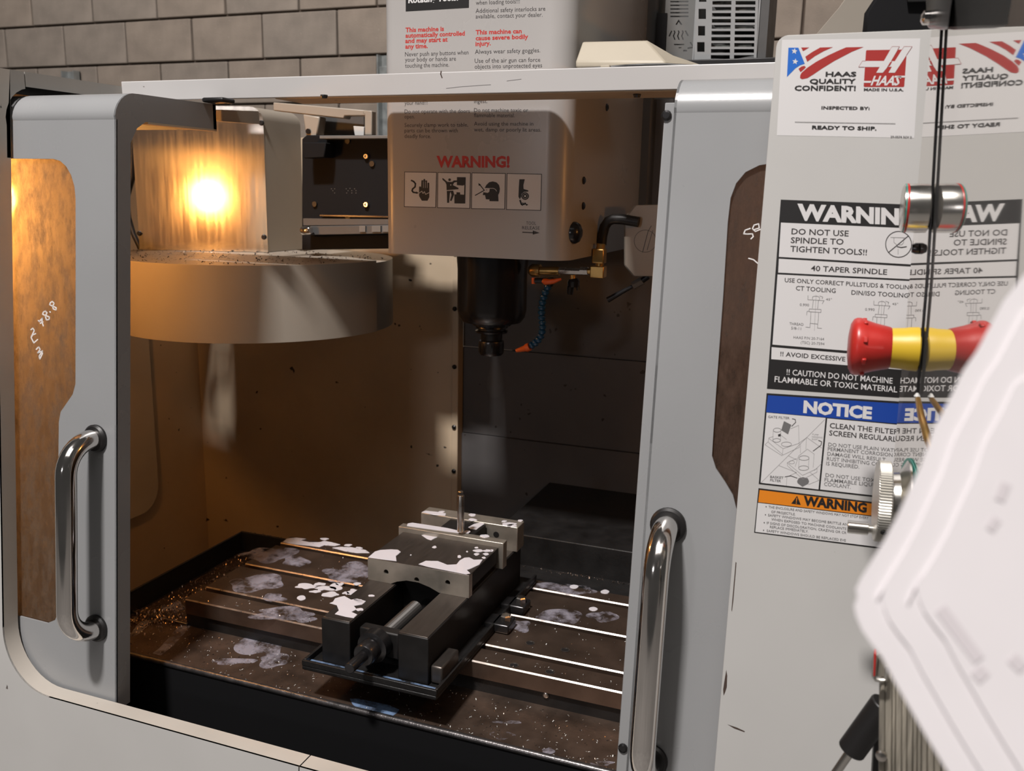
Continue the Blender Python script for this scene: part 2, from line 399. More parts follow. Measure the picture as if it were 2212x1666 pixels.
# upper jamb around the door's bent profile
g = 0.012
jl = [(yd(0.81, YF) + 0.0302, 0.81), (yd(ZT, YF) + 0.0302, ZT), (-0.139, ZT), (-0.139, 0.9195)]
bend = [(-0.124 + (0.0455 + g) * math.cos(math.radians(a)), 0.8645 + (0.0455 + g) * math.sin(math.radians(a))) for a in range(100, 176, 12)]
jl += bend[1:] + [(yd(0.86) - g, 0.86), (yd(0.81) - g, 0.81)]
MB().tess([[(XJ, y, z) for y, z in jl]], (-0.003, 0, 0)).build('jamb_plate', 'jamb_grey', ENC)
MB().tess([[(XJ, y, z) for y, z in [(-0.137, ZT), (0.07, ZT), (0.07, 0.923), (-0.137, 0.923)]]], (-0.003, 0, 0)).build('jamb_plate', 'jamb_grey', ENC)
MB().box(-1.95, XJ - 0.003, -0.19, 0.22, ZT - 0.004, ZT).build('roof_panel', 'jamb_grey', ENC)
MB().box(-1.95, -1.59, 0.222, 0.80, ZT - 0.004, ZT).build('roof_panel', 'jamb_grey', ENC)  # unseen rear piece, added to block overhead light from the rear wall
MB().box(-1.95, -1.947, -0.19, 0.82, -0.86, ZT).build('side_panel', 'panel_white', ENC)
# black strip added behind the door slot, standing in for the gap's shade
MB().box(XJ - 0.05, XJ - 0.046, -0.145, 0.05, 0.915, 0.942).build('slot_shade', 'black_paint', ENC)
# top beam across the front
YB = 0.07
zt = [onY(px, py, YB).z for px, py in ((260, 187), (600, 168), (1200, 146), (1667, 141))]
zb = [onY(px, py, YB).z for px, py in ((600, 211), (1300, 194), (1440, 192))]
ZBT, ZBB = 0.9545, 0.9205
m = MB().tess([[(XJ, y, z) for y, z in ((YB, ZBB), (YB, ZBT), (0.222, ZBT), (0.222, ZBT - 0.004), (YB + 0.004, ZBT - 0.004), (YB + 0.004, ZBB))]], (1.65, 0, 0))
m.build('top_beam', 'beam_white', ENC, bevel=0.0015)
m = MB().box(-0.95, 0.37, YB + 0.006, 0.165, ZBB - 0.001, ZBB + 0.003); m.build('beam_liner', 'inside_beige', ENC, bevel=0.001)
for px, py in ((700, 205), (1376, 203)):
    p = onZ(px, py, ZBB - 0.001); MB().lathe([(0.005, -0.005), (0.006, -0.002), (0.006, 0)], p, n=10).build('bolt', 'dark_steel', ENC)
# scuffs on the beam
for k_, l_, w_ in (('chipped', [(953, 154), (952, 160), (955, 168)], 2.4), ('ink_grey', [(964, 191), (1000, 187), (1060, 183)], 1.0), ('ink_grey', [(1095, 175), (1126, 171)], 1.0)):
    sc_ = Print(lambda x, y: onY(x, y, YB), (0, -1, 0), ['chipped', 'ink_grey']); sc_.line(k_, l_, w_); sc_.done('scuff_mark', ENC)
# interior
ZR = onY(740, 297, 0.80).z
MB().box(-1.756, -1.75, -0.22, 0.81, -0.86, 0.942).build('inner_side_wall', 'inside_beige', ENC)
MB().box(-1.75, -0.93, 0.80, 0.806, -0.60, ZR).build('rear_wall', 'inside_beige', ENC)
MB().box(-0.945, -0.9275, 0.797, 0.83, -0.60, ZR).build('wall_flange', 'inside_beige', ENC, bevel=0.002)
for z in (0.62, 0.48, 0.33, 0.17, 0.05): MB().lathe([(0.006, 0), (0.006, 0.003), (0.003, 0.005)], (-0.937, 0.797, z), (0, -1, 0), 10).build('bolt', 'dark_steel', ENC)
zs1 = onY(1200, 765, 0.83).z; zs2 = onY(1100, 945, 0.83).z
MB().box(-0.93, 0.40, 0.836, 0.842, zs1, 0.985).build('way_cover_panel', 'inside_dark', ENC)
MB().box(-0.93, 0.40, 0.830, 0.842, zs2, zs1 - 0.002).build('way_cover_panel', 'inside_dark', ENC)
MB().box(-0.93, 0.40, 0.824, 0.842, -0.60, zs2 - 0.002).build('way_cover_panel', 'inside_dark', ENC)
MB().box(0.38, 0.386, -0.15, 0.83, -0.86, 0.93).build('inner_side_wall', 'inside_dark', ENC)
MB().box(-1.75, 0.38, -0.24, 0.82, -0.60, -0.594).build('chip_pan', 'pan_black', ENC)
MB().box(-1.95, 0.5, -0.262, -0.255, -0.86, ZS - 0.03).build('pan_front', 'pan_black', ENC)
# lit side liner on the left wall with rounded rear corner
yb_ = onX(342, 1033, -1.735).y; zb_ = onX(300, 1115, -1.735).z
pts = [(-0.2, zb_), (yb_ - 0.06, zb_)] + [(yb_ - 0.06 + 0.06 * math.cos(math.radians(a)), zb_ + 0.07 + 0.07 * math.sin(math.radians(a))) for a in (-75, -55, -35, -15, 0)] + [(yb_, 0.88), (-0.2, 0.88)]
MB().tess([[(-1.735, y, z) for y, z in pts]], (-0.012, 0, 0)).build('side_liner', 'inside_panel', ENC, bevel=0.002)
# bracket under the beam, end on
q = [onX(px, py, -1.16) for px, py in ((479, 237), (560, 240), (562, 268), (479, 262))]
MB().tess([q], (-0.02, 0, 0)).build('beam_bracket', 'changer_beige', ENC, bevel=0.002)
# right hand control-side panel carrying the stickers
YP = -0.29
xl = -0.1025; ztp = onT(1800, 72, YP).z
rp = arc((xl + 0.012, ztp - 0.012), 0.012, 180, 90, 5)
panel_pts = [(xl, -0.86)] + rp + [(0.55, ztp), (0.55, -0.86)]
rightp = MB().tess([on_front(panel_pts, YP)], (0, 0.028, 0)).build('control_side_panel', 'panel_white', ENC, bevel=0.003)
PCH = [[(1589, 1214), (1591, 1216), (1584, 1300), (1581, 1322), (1580, 1318)], [(1569, 1447), (1571, 1460), (1570, 1485), (1566, 1497), (1563, 1503), (1562, 1490), (1565, 1470)], [(1571, 1565), (1592, 1572), (1609, 1580), (1608, 1582), (1586, 1574)]]
for l_ in PCH:
    ptx = Print(lambda x, y: onT(x, y, YP), (0, -1, TL), ['chipped']); ptx.poly('chipped', l_); ptx.done('paint_chip', rightp)

# ------------------------------------------------------------------ stickers on the control-side panel
def PAN(x, y): return onT(x, y, YP)
INK = ['sticker', 'ink_black', 'ink_dark', 'ink_grey', 'ink_soft', 'ink_red', 'ink_logo', 'ink_blue', 'ink_sky', 'ink_orange']
def sheet(): return Print(PAN, (0, -1, TL), INK)
# inspection sticker
s = sheet(); c = lambda x, y: (1640 + x / 6.144, 60 + y / 6.144)
s.poly('sticker', [(1689.5, 86), (1988, 83), (1975, 298.5), (1678, 292.5)]).up()
s.poly('ink_sky', [c(*p) for p in ((388, 265), (520, 265), (605, 478), (540, 500), (480, 540), (368, 655))])
s.poly('ink_logo', [c(*p) for p in ((557, 262), (665, 262), (582, 312))])
s.poly('ink_logo', [c(*p) for p in ((612, 385), (700, 325), (810, 262), (978, 258), (850, 315), (740, 378), (638, 452))])
s.poly('ink_logo', [c(*p) for p in ((565, 595), (640, 530), (760, 450), (920, 365), (1060, 300), (1155, 260), (1385, 256), (1230, 320), (1000, 440), (830, 545), (720, 620), (640, 670), (570, 684), (542, 668), (545, 630))])
s.poly('ink_logo', [c(*p) for p in ((522, 545), (560, 515), (600, 505), (620, 525), (585, 560), (548, 590))])
s.poly('ink_logo', [c(*p) for p in ((1425, 298), (1960, 290), (1925, 775), (1915, 787), (1395, 787), (1386, 775), (1417, 310))])
s.up()
for cx_, cy_ in ((468, 312), (478, 450)):
    s.poly('sticker', [c(cx_ + (42 if i % 2 == 0 else 18) * math.sin(math.pi * i / 5 + 0.15), cy_ - (42 if i % 2 == 0 else 18) * math.cos(math.pi * i / 5 + 0.15)) for i in range(10)])
bar = [c(*p) for p in ((1370, 442), (1655, 442), (1765, 250), (1862, 250), (1748, 445), (1800, 445), (1922, 250), (2030, 250), (1800, 598), (1715, 598), (1760, 520), (1705, 518), (1640, 598), (1552, 598), (1600, 522), (1318, 522))]
s.poly('sticker', bar)
s.poly('sticker', [c(*p) for p in ((1385, 706), (1490, 706), (1480, 732), (1385, 732))]); s.poly('sticker', [c(*p) for p in ((1800, 638), (1942, 638), (1940, 662), (1790, 662))])
s.text('sticker', 'HAAS', c(1478, 762), c(1850, 762), 126 / 6.144, 0.03, slant=8.0)
s.up(); s.line('ink_logo', bar[:1] + [bar[-1]] + [c(1395, 522)], 0.5); s.line('ink_logo', [c(1370, 442), c(1415, 442)], 0.5); s.line('ink_logo', [c(1735, 290), c(1765, 250), c(1862, 250), c(1838, 290)], 0.5); s.line('ink_logo', [c(1895, 292), c(1922, 250), c(2030, 250), c(1955, 362)], 0.5)
s.poly('ink_logo', [c(*p) for p in ((1700, 520), (1740, 455), (1765, 448), (1735, 505))])
for t, a, b, h in (('HAAS', (880, 645), (1288, 645), 62), ('QUALITY', (668, 740), (1280, 738), 62), ('CONFIDENT!', (468, 832), (1280, 834), 66)):
    s.text('ink_black', t, c(*a), c(*b), h / 6.144, 0.028)
s.text('ink_dark', 'MADE IN U.S.A.', c(1388, 836), c(1915, 840), 34 / 6.144, 0.03)
s.text('ink_dark', 'INSPECTED BY:', c(825, 1080), c(1465, 1088), 40 / 6.144, 0.03)
s.line('ink_dark', [c(475, 1252), c(1806, 1274)], 0.9)
s.text('ink_black', 'READY TO SHIP.', c(700, 1345), c(1556, 1360), 48 / 6.144, 0.03)
s.text('ink_grey', '29-0074 REV B', c(1742, 1456), c(2026, 1462), 24 / 6.144, 0.02)
s.done('inspection_sticker', ENC)['label'] = 'white inspection sticker with red and blue emblem'
# spindle warning
s = sheet()
s.poly('ink_black', [(1686.6, 431.3), (1988, 443), (1961, 861), (1656.7, 840)]).up()
s.poly('sticker', [(1687, 481), (1984, 494.5), (1979, 572), (1682.5, 555)]); s.poly('sticker', [(1682.5, 559), (1979, 577), (1976, 604), (1681, 589)])
s.poly('sticker', [(1679.7, 593), (1976, 608), (1965, 769), (1668.6, 744.5)]); s.poly('sticker', [(1667, 750), (1964, 775), (1962, 800), (1666, 776)]).up()
s.text('sticker', 'WARNING', (1722, 474), (1981, 486.5), 34, 0.05, slant=0.5)
for k_, t, a, b, h, bo in (
    ('ink_dark', 'DO NOT USE', (1709.5, 506), (1833, 510.8), 13, 0.015), ('ink_dark', 'SPINDLE TO', (1708, 525), (1822, 528.7), 13, 0.015), ('ink_dark', 'TIGHTEN TOOLS!!', (1707, 543.5), (1872.5, 551.5), 13, 0.015),
    ('ink_dark', '40 TAPER SPINDLE', (1751.6, 585), (1916, 593.7), 12, 0.015), ('ink_dark', 'USE ONLY CORRECT PULLSTUDS & TOOLING', (1695, 609.5), (1973, 626), 9.5, 0.01),
    ('ink_dark', 'CT TOOLING', (1719, 627), (1805, 633), 10, 0.01), ('ink_dark', 'DIN/ISO TOOLING', (1839, 636.5), (1962, 643.5), 10, 0.01),
    ('ink_grey', '45\u00b0', (1784, 649), (1797, 649.5), 5, 0), ('ink_grey', '0.990', (1727.5, 661), (1747.5, 662), 6, 0), ('ink_grey', 'THREAD', (1705, 702), (1735.6, 704), 6, 0),
    ('ink_grey', '5/8-11', (1709, 711.5), (1730.5, 713), 6, 0), ('ink_grey', 'HAAS P/N 20-7164', (1714, 731.5), (1780, 735.5), 6, 0), ('ink_grey', '(TSC) 20-7594', (1729.6, 742.5), (1780.7, 746), 6, 0),
    ('ink_grey', '45\u00b0', (1927, 659), (1940, 659.5), 5, 0), ('ink_grey', '0.990', (1868.5, 671), (1889, 672), 6, 0),
    ('ink_dark', '!! AVOID EXCESSIVE T', (1685.4, 769), (1840, 782), 10, 0.015),
    ('sticker', '!! CAUTION DO NOT MACHINE', (1699, 809.6), (1927.7, 829), 13, 0.01), ('sticker', 'FLAMMABLE OR TOXIC MATERIAL !!', (1673, 825), (1951, 849), 13, 0.01)):
    s.text(k_, t, a, b, h, bo)
s.ring('ink_dark', (1941, 528), 28, 1.8); s.line('ink_dark', [(1920, 545), (1962, 510)], 2.0)
s.line('ink_grey', [(1924, 513), (1955, 514)], 0.8); s.line('ink_grey', [(1931, 514), (1931, 524), (1937, 529), (1948, 529), (1952, 524), (1952, 515)], 0.8); s.line('ink_dark', [(1938, 533), (1947, 535), (1958, 533)], 2.2); s.line('ink_grey', [(1940, 538), (1940, 550)], 0.8)
def stud(ox, oy, full=True):                  # pull stud outline, crop of the photograph at 6.17 x
    q = lambda x, y: (ox + x / 6.17, oy + y / 6.17)
    s.line('ink_soft', [q(758, 290), q(735, 770 if full else 690)], 0.6)
    for ch in ([(650, 298), (648, 355), (865, 368), (840, 410)], [(708, 350), (712, 318), (735, 308), (780, 310), (805, 328), (803, 360)], [(805, 305), (848, 320), (838, 345)], [(722, 362), (708, 470)], [(790, 365), (778, 475)], [(668, 478), (825, 486), (822, 525), (664, 515), (668, 478)], [(655, 508), (638, 512), (632, 560)], [(690, 520), (686, 600), (682, 670), (780, 680), (790, 600), (792, 528)]):
        s.line('ink_grey', [q(*p) for p in ch], 0.8)
    if full:
        s.line('ink_grey', [q(680, 670), q(676, 726), q(620, 720)], 0.8); s.line('ink_grey', [q(780, 680), q(776, 732), q(832, 738)], 0.8)
stud(1640, 590); stud(1782.5, 601.5, False)
s.done('spindle_warning_sticker', ENC)['label'] = 'black and white warning sticker with pull stud drawings'
# filter notice
s = sheet(); c = lambda x, y: (1620 + x / 4.759, 840 + y / 4.759)
s.poly('ink_black', [(1656, 849.5), (1958, 868.5), (1940, 1080), (1639, 1046)]).up()
s.poly('ink_blue', [(1659, 854), (1956, 873), (1952, 916.5), (1655, 890.5)])
s.poly('sticker', [(1656, 891.5), (1783.5, 903), (1768, 1057.5), (1643, 1043)]); s.poly('sticker', [(1787, 904), (1951, 919), (1937, 1076), (1771.7, 1057.5)]).up()
s.text('sticker', 'NOTICE', (1735, 890.5), (1883, 904.7), 25.5, 0.05, slant=1.5)
for k_, t, a, b, h, bo in (
    ('ink_dark', 'CLEAN THE FILTER', (1792, 924.5), (1941, 938.8), 11.5, 0.015), ('ink_dark', 'SCREEN REGULARLY', (1791, 940.5), (1947, 955.7), 11.5, 0.015),
    ('ink_grey', 'DO NOT USE PLAIN WATER', (1789, 964), (1944, 978), 8.3, 0.005), ('ink_grey', 'PERMANENT CORROSION', (1788, 973.5), (1928, 987), 8.3, 0.005), ('ink_grey', 'DAMAGE WILL RESULT.', (1787, 984), (1915, 997.5), 8.3, 0.005),
    ('ink_grey', 'RUST INHIBITING COOLANT', (1786, 994.5), (1940, 1011), 8.3, 0.005), ('ink_grey', 'IS REQUIRED.', (1784.5, 1005), (1856, 1012.7), 8.3, 0.005),
    ('ink_grey', 'DO NOT USE TOXIC', (1783, 1030), (1901, 1043), 8.3, 0.005), ('ink_grey', 'FLAMMABLE LIQUID', (1781, 1040), (1897, 1052.5), 8.3, 0.005), ('ink_grey', 'COOLANT.', (1780, 1049.5), (1837.5, 1056), 8.3, 0.005),
    ('ink_grey', 'GATE FILTER', (1659, 902.8), (1705.5, 906), 5.3, 0.01), ('ink_grey', 'BASKET', (1663.5, 1032.5), (1692.5, 1035), 5.3, 0.02), ('ink_grey', 'FILTER', (1663.5, 1039.5), (1687, 1042), 5.3, 0.02),
    ('ink_soft', 'PUMP', c(640, 475), c(705, 482), 3.4, 0), ('ink_soft', 'HANGING', c(637, 500), c(745, 510), 3.4, 0), ('ink_soft', 'SLOT', c(637, 524), c(695, 530), 3.4, 0)):
    s.text(k_, t, a, b, h, bo)
for ch in ([(115, 965), (770, 315)], [(188, 545), (195, 505), (240, 490)], [(188, 548), (340, 680), (510, 600), (505, 560), (340, 615), (195, 510)], [(155, 575), (330, 688), (340, 620)], [(155, 575), (185, 545)], [(240, 430), (236, 520)], [(318, 440), (315, 530)], [(420, 410), (500, 375), (505, 555)], [(310, 470), (375, 520)], [(382, 760), (540, 890), (690, 820), (690, 855), (545, 930), (385, 790), (382, 760)], [(382, 760), (480, 715)], [(465, 800), (500, 690), (590, 620), (660, 670), (650, 810)], [(505, 715), (500, 820)], [(608, 710), (600, 825)], [(520, 565), (518, 660)], [(580, 505), (575, 620)], [(500, 560), (585, 500), (740, 610)], [(300, 790), (480, 860), (380, 905), (375, 995)], [(400, 690), (480, 730)], [(620, 860), (710, 940), (600, 985)], [(660, 840), (735, 770)]):
    s.line('ink_soft', [c(*p) for p in ch], 0.7)
for ch in ([(435, 308), (465, 315), (470, 345), (430, 385)], [(705, 530), (738, 545), (730, 580), (650, 640)], [(360, 905), (420, 895), (485, 918)]): s.line('ink_dark', [c(*p) for p in ch], 1.5)
s.ring('ink_grey', c(280, 425), 8.4, 0.8, 16, 4.5); s.ring('ink_grey', c(275, 530), 8.4, 0.8, 16, 4); s.ring('ink_grey', c(556, 712), 11, 0.8, 16, 5); s.ring('ink_grey', c(552, 815), 11, 0.8, 16, 5); s.ring('ink_grey', c(375, 570), 11, 0.7, 16, 5); s.ring('ink_soft', c(430, 755), 6, 0.7, 14, 3.5)
s.poly('ink_grey', [c(*p) for p in ((350, 332), (425, 370), (392, 468), (322, 425))]); s.poly('ink_grey', [c(*p) for p in ((485, 950), (500, 920), (545, 908), (595, 920), (608, 950), (600, 975), (540, 1008), (490, 970))]); s.poly('ink_dark', [c(*p) for p in ((288, 470), (318, 460), (316, 488), (292, 492))])
s.done('filter_notice_sticker', ENC)['label'] = 'blue headed notice sticker with a filter drawing'
# orange safety window warning
s = sheet()
s.poly('ink_black', [(1638.5, 1054.7), (1930, 1090), (1922, 1188.5), (1629, 1151)]).up()
s.poly('ink_orange', [(1641, 1058.5), (1928, 1093.5), (1925, 1119), (1638, 1084.8)]); s.poly('sticker', [(1637.2, 1086.3), (1924, 1121), (1919, 1184.5), (1631.5, 1149)]).up()
s.text('ink_black', 'WARNING', (1735, 1090.8), (1872, 1107), 20, 0.05, slant=1.2)
s.poly('ink_black', [c(485, 1100), c(425, 1180), c(523, 1194)]).up(); s.line('ink_orange', [c(482, 1122), c(478, 1160)], 1.6); s.disc('ink_orange', c(477, 1175), 1.1)
for t, a, b in (('THE ENCLOSURE AND SAFETY WINDOWS MAY NOT STOP EVERY', (1660, 1097.4), (1876, 1121.5)), ('OF PROJECTILE.', (1666, 1107.8), (1718, 1113.4)), ('SAFETY WINDOWS MAY BECOME BRITTLE AND LOSE EFFE', (1659, 1115), (1877, 1141)), ('WHEN EXPOSED TO MACHINE COOLANTS AND OILS O', (1666, 1124), (1876, 1151)), ('IF SIGNS OF DISCOLORATION, CRAZING OR CR', (1656, 1131.8), (1828, 1153.4)), ('REPLACE IMMEDIATELY.', (1663, 1140.5), (1746, 1150.8)), ('SAFETY WINDOWS SHOULD BE REPLACED EVE', (1656, 1148.8), (1827, 1170))):
    s.text('ink_grey', t, a, b, 5.4, 0.0)
for p in ((1655, 1094.5), (1653.5, 1112), (1651, 1129), (1649.5, 1145.5)): s.disc('ink_dark', p, 1.2, 10)
s.done('window_warning_sticker', ENC)['label'] = 'orange headed warning sticker with small print'

# ------------------------------------------------------------------ work lamp inside, on the left wall
def work_lamp(LP, side, label, lens):        # bulb in a socket on a short bracket from the side wall
    lamp = thing('work_lamp', label, 'lamp', (LP.x - side * 0.12, LP.y, LP.z))
    x0 = LP.x - side * 0.115
    MB().box(min(x0, x0 + side * 0.012), max(x0, x0 + side * 0.012), LP.y - 0.03, LP.y + 0.03, LP.z - 0.05, LP.z + 0.05).build('lamp_base', 'black_metal', lamp, bevel=0.003)
    MB().box(min(x0, x0 - side * 0.02), max(x0, x0 - side * 0.02), LP.y - 0.045, LP.y + 0.045, LP.z - 0.08, LP.z + 0.08).build('lamp_mount', 'jamb_grey', lamp, bevel=0.002)
    MB().lathe([(0.018, 0), (0.024, 0.01), (0.024, 0.04), (0.020, 0.075), (0.016, 0.082)], (x0 + side * 0.012, LP.y, LP.z), (side, 0, 0), 20).build('lamp_socket', 'brass', lamp, smooth=True)
    MB().lathe([(0.014, -0.024), (0.028, -0.012), (0.032, 0.004), (0.028, 0.022), (0.016, 0.034)], LP, (side, 0, 0), 20).build('lamp_bulb', lens, lamp, smooth=True)
LPOS = Vector((-1.402, -0.098, 0.744))
work_lamp(LPOS, 1, 'glowing work lamp inside the enclosure behind the dirty left door window', 'lamp_lens')
work_lamp(Vector((0.22, 0.12, 0.80)), -1, 'second work lamp inside the enclosure behind the right door', 'lamp_lens_dim')
# ================================================================== sliding doors
def door(name, label, x0, x1, win, flange_side, px_top, px_bot, marks, lip):
    xm = x1 if flange_side > 0 else x0        # free edge
    t = thing(name, label, 'sliding door', (xm, yd(-0.07), -0.07))
    zc = 0.8645; r = 0.0455; za = 0.868
    outer = on_front([(x0, -0.075), (x1, -0.075), (x1, za), (x0, za)], -0.25)
    hole = on_front(win, -0.25)
    m = MB().tess([outer, hole], (0, 0.003, 0))
    pr = [(yd(za), za)] + [(-0.124 + r * math.cos(math.radians(a)), zc + r * math.sin(math.radians(a))) for a in (168, 156, 144, 132, 120, 108, 98)] + [(-0.118, 0.910), (0.066, 0.911)]
    m.sweep([(x0, y, z) for y, z in pr], (x1 - x0, 0, 0))
    m.sweep([(x0, y + (0.003 if z < 0.9 else 0), z - 0.003) for y, z in pr], (x1 - x0, 0, 0))
    shell = m.build('door_shell', 'door_grey', t, smooth=True, fix=False)
    bm = bmesh.new(); bm.from_mesh(shell.data); bmesh.ops.remove_doubles(bm, verts=bm.verts, dist=1e-5); bmesh.ops.recalc_face_normals(bm, faces=bm.faces); bm.to_mesh(shell.data); bm.free()
    for p in shell.data.polygons: p.use_smooth = True
    shell.data.set_sharp_from_angle(angle=math.radians(38))
    # edge return all along the free edge
    o = [(yd(-0.075), -0.075), (yd(0.4), 0.4), (yd(za), za)] + pr[1:]
    inner = [(yd(-0.075) + 0.030, -0.075), (yd(0.4) + 0.030, 0.4), (yd(0.835) + 0.030, 0.835), (-0.125, 0.858), (-0.105, 0.869), (0.066, 0.869)]
    MB().tess([[(xm, y, z) for y, z in o + inner[::-1]]], (-0.003 * flange_side, 0, 0)).build('edge_return', 'door_grey' , t)
    lipm = MB().box(min(xm, xm - 0.02 * flange_side), max(xm, xm - 0.02 * flange_side), -0.10, 0.066, 0.866, 0.869); lipm.build('roof_lip', 'inside_beige', t)
    MB().box(x0, x1, 0.058, 0.066, 0.869, 0.911).build('rear_flange', 'door_grey', t)
    pl_ = [(x, y + 0.0045, z) for x, y, z in on_front(win, -0.25)]
    pn = MB().mat(1).tess([[(x, y + 0.0005, z) for x, y, z in pl_]], (0, 0.0035, 0)).mat(0).flat(pl_)
    pane_ = pn.build('window_pane', ['pane_dirty' if flange_side > 0 else 'pane_brown', 'pane_back'], t)
    pm = Print(lambda x, y: onT(x, y, -0.2455), (0, -1, TL), ['marker'], 0.0003)
    for ch in marks: pm.line('marker', ch, 2.6)
    pm.done('marker_writing', pane_)['label'] = 'white handwritten marker notes on the pane'
    # tubular handle
    a, b = [onT(*p, -0.25) for p in (px_top, px_bot)]
    xx = (a.x + b.x) / 2; rt = 0.0157; so = 0.060; rb = 0.05
    n_ = Vector((0, -1, TL)).normalized(); up = Vector((0, TL, 1)).normalized()
    A = Vector((xx, a.y, a.z)); B = Vector((xx, b.y, b.z)); path = [A + n_ * -0.004, A + n_ * 0.006]
    for k in range(0, 11): th = math.pi / 2 * k / 10; path.append(A + n_ * (so - rb) + n_ * rb * math.sin(th) - up * (rb - rb * math.cos(th)))
    for k in range(0, 11): th = math.pi / 2 * k / 10; path.append(B + n_ * (so - rb) + n_ * rb * math.cos(th) + up * (rb - rb * math.sin(th)))
    path += [B + n_ * 0.006, B + n_ * -0.004]
    h = MB().tube(path, rt, 24).build('handle', 'chrome', t, smooth=True)
    h['label'] = 'polished steel tube handle'
    for P_ in (A, B): MB().lathe([(rt + 0.001, -0.001), (0.0225, -0.001), (0.0225, 0.004), (0.0195, 0.007), (rt + 0.001, 0.007)], P_, n_, 28).build('handle_grommet', 'rubber', h, smooth=True)
    return t
def W(pts): return [(p.x, p.z) for p in (onT(*q, -0.25) for q in pts)]
c1 = lambda *a: [(x / 3.16, 600 + y / 3.16) for x, y in a]
marksL = [c1((345, 170), (340, 185), (358, 193), (385, 205), (383, 220), (365, 215), (360, 195), (370, 175), (358, 162), (345, 170)), c1((340, 232), (346, 236)),
          c1((297, 235), (292, 250), (312, 258), (338, 268), (336, 285), (318, 288), (310, 262), (322, 240), (310, 228), (297, 235)),
          c1((262, 292), (270, 300), (290, 275), (287, 300), (297, 330)), c1((275, 312), (295, 302)),
          c1((212, 355), (225, 345), (235, 360), (213, 408), (225, 390), (245, 382)), c1((215, 412), (232, 445), (258, 422)),
          c1((248, 490), (265, 472), (275, 490), (258, 514), (292, 500), (268, 535), (273, 556), (292, 515))]
c2 = lambda *a: [(1600 + x / 3.614, 400 + y / 3.614) for x, y in a]
marksR = [c2((75, 338), (35, 352), (24, 380), (50, 382), (92, 380), (98, 402), (80, 420)), c2((98, 350), (145, 335), (140, 302), (105, 312), (92, 340), (115, 362), (155, 345)), c2((62, 572), (100, 582), (142, 618))]
winL = W([(163.5, 560), (163, 830), (157, 852), (142, 874), (131, 890), (127, 912), (125, 1100), (124, 1325), (119, 1340), (102, 1347)])
zlo = winL[-1][1] + 0.004; zhi = onT(80, 343, -0.25).z
xr = onT(163.5, 480, -0.25).x
winL = [(xr - 0.045 + 0.045 * math.cos(math.radians(a)), zhi - 0.06 + 0.06 * math.sin(math.radians(a))) for a in (90, 72, 54, 36, 18, 0)] + winL + [(-1.56, zlo), (-1.56, zhi)]
DX = onT(251, 900, -0.25).x
door('sliding_door', 'left grey sliding door with glowing dirty window and steel tube handle', -1.66, DX, winL, 1, (206, 947), (211, 1357), marksL, None)
winR = W([(1690, 349), (1640, 357), (1610, 372), (1590, 396), (1578, 428), (1572, 480), (1562, 640), (1548, 830), (1540, 950), (1538, 985), (1546, 1012), (1566, 1042), (1583, 1070), (1591, 1100), (1585, 1500)])
winR = winR[:-1] + [(winR[-2][0] + 0.003, zlo), (0.27, zlo), (0.27, winR[0][1])]
DXR = onT(1408, 900, -0.25).x
dr = door('sliding_door', 'right grey sliding door half hidden behind the control panel, dark window', DXR, 0.33, winR, -1, (1447, 1135), (1402, 1641), marksR, None)
xs_ = onT(1385, 900, -0.222).x
so_ = MB().tess([[(x, yd(z, -0.222), z) for x, z in ((xs_, -0.075), (DXR + 0.02, -0.075), (DXR + 0.02, onT(1440, 222, -0.222).z), (xs_ + 0.002, onT(1440, 222, -0.222).z))]], (0, 0.003, 0)).build('seal_strip', 'door_grey', dr, bevel=0.001)
for p in ((1440, 250), (1346, 1616)):
    q = onT(*p, -0.222); MB().lathe([(0.0065, 0), (0.0065, 0.002), (0.004, 0.0035)], q, (0, -1, TL), 12).build('screw', 'dark_steel', so_)
q = onY(486, 221, 0.064); bl = MB().box(q.x - 0.022, q.x + 0.022, 0.03, 0.064, 0.9115, 0.9195).build('door_bumper', 'rubber', bpy.data.objects['sliding_door'], bevel=0.003)

# ================================================================== chips and puddles (loose stuff)
def chips(name, n, put, size, mats, parent=None, seed=1):
    r = random.Random(seed); m = MB()
    for i in range(n):
        p = put(r)
        if p is None: continue
        p = Vector(p); a = r.uniform(0, 6.28); l = size * r.uniform(0.5, 1.6); wd = l * r.uniform(0.15, 0.4); h = l * r.uniform(0.1, 0.6)
        u = Vector((math.cos(a), math.sin(a), 0)); v = Vector((-u.y, u.x, 0)); m.k = r.randrange(len(mats))
        m.add([p - u * l / 2 - v * wd / 2 + Vector((0, 0, 0.0002)), p - u * l / 2 + v * wd / 2 + Vector((0, 0, 0.0002)), p + v * wd * 0.6 + Vector((0, 0, h)), p - v * wd * 0.4 + Vector((0, 0, h * 0.9)), p + u * l / 2 + v * wd * r.uniform(-1, 1) + Vector((0, 0, 0.0003))],
              [(0, 1, 2, 3), (3, 2, 4)])
    o = m.build(name, mats, parent, fix=False); return stuff(o)
def blob(m, on, c, rx, ry, seed, z=0.0006, n=40, rough=0.35, rot=0.0):  # irregular pool round a centre, in pixels of the photograph
    r = random.Random(seed); ph = [r.uniform(0, 6.28) for _ in range(5)]; am = [r.uniform(0.3, 1.0) for _ in range(5)]
    pts = []
    for i in range(n):
        a = 2 * math.pi * i / n
        k = 1 + rough * sum(am[j] / (1 + 0.35 * j) * math.sin((j * 1.0 + 1) * a + ph[j]) for j in range(5)) / 1.8
        x, y = rx * k * math.cos(a), ry * k * math.sin(a)
        pts.append((c[0] + x * math.cos(rot) - y * math.sin(rot), c[1] + x * math.sin(rot) + y * math.cos(rot)))
    pool(m, on, pts, z)
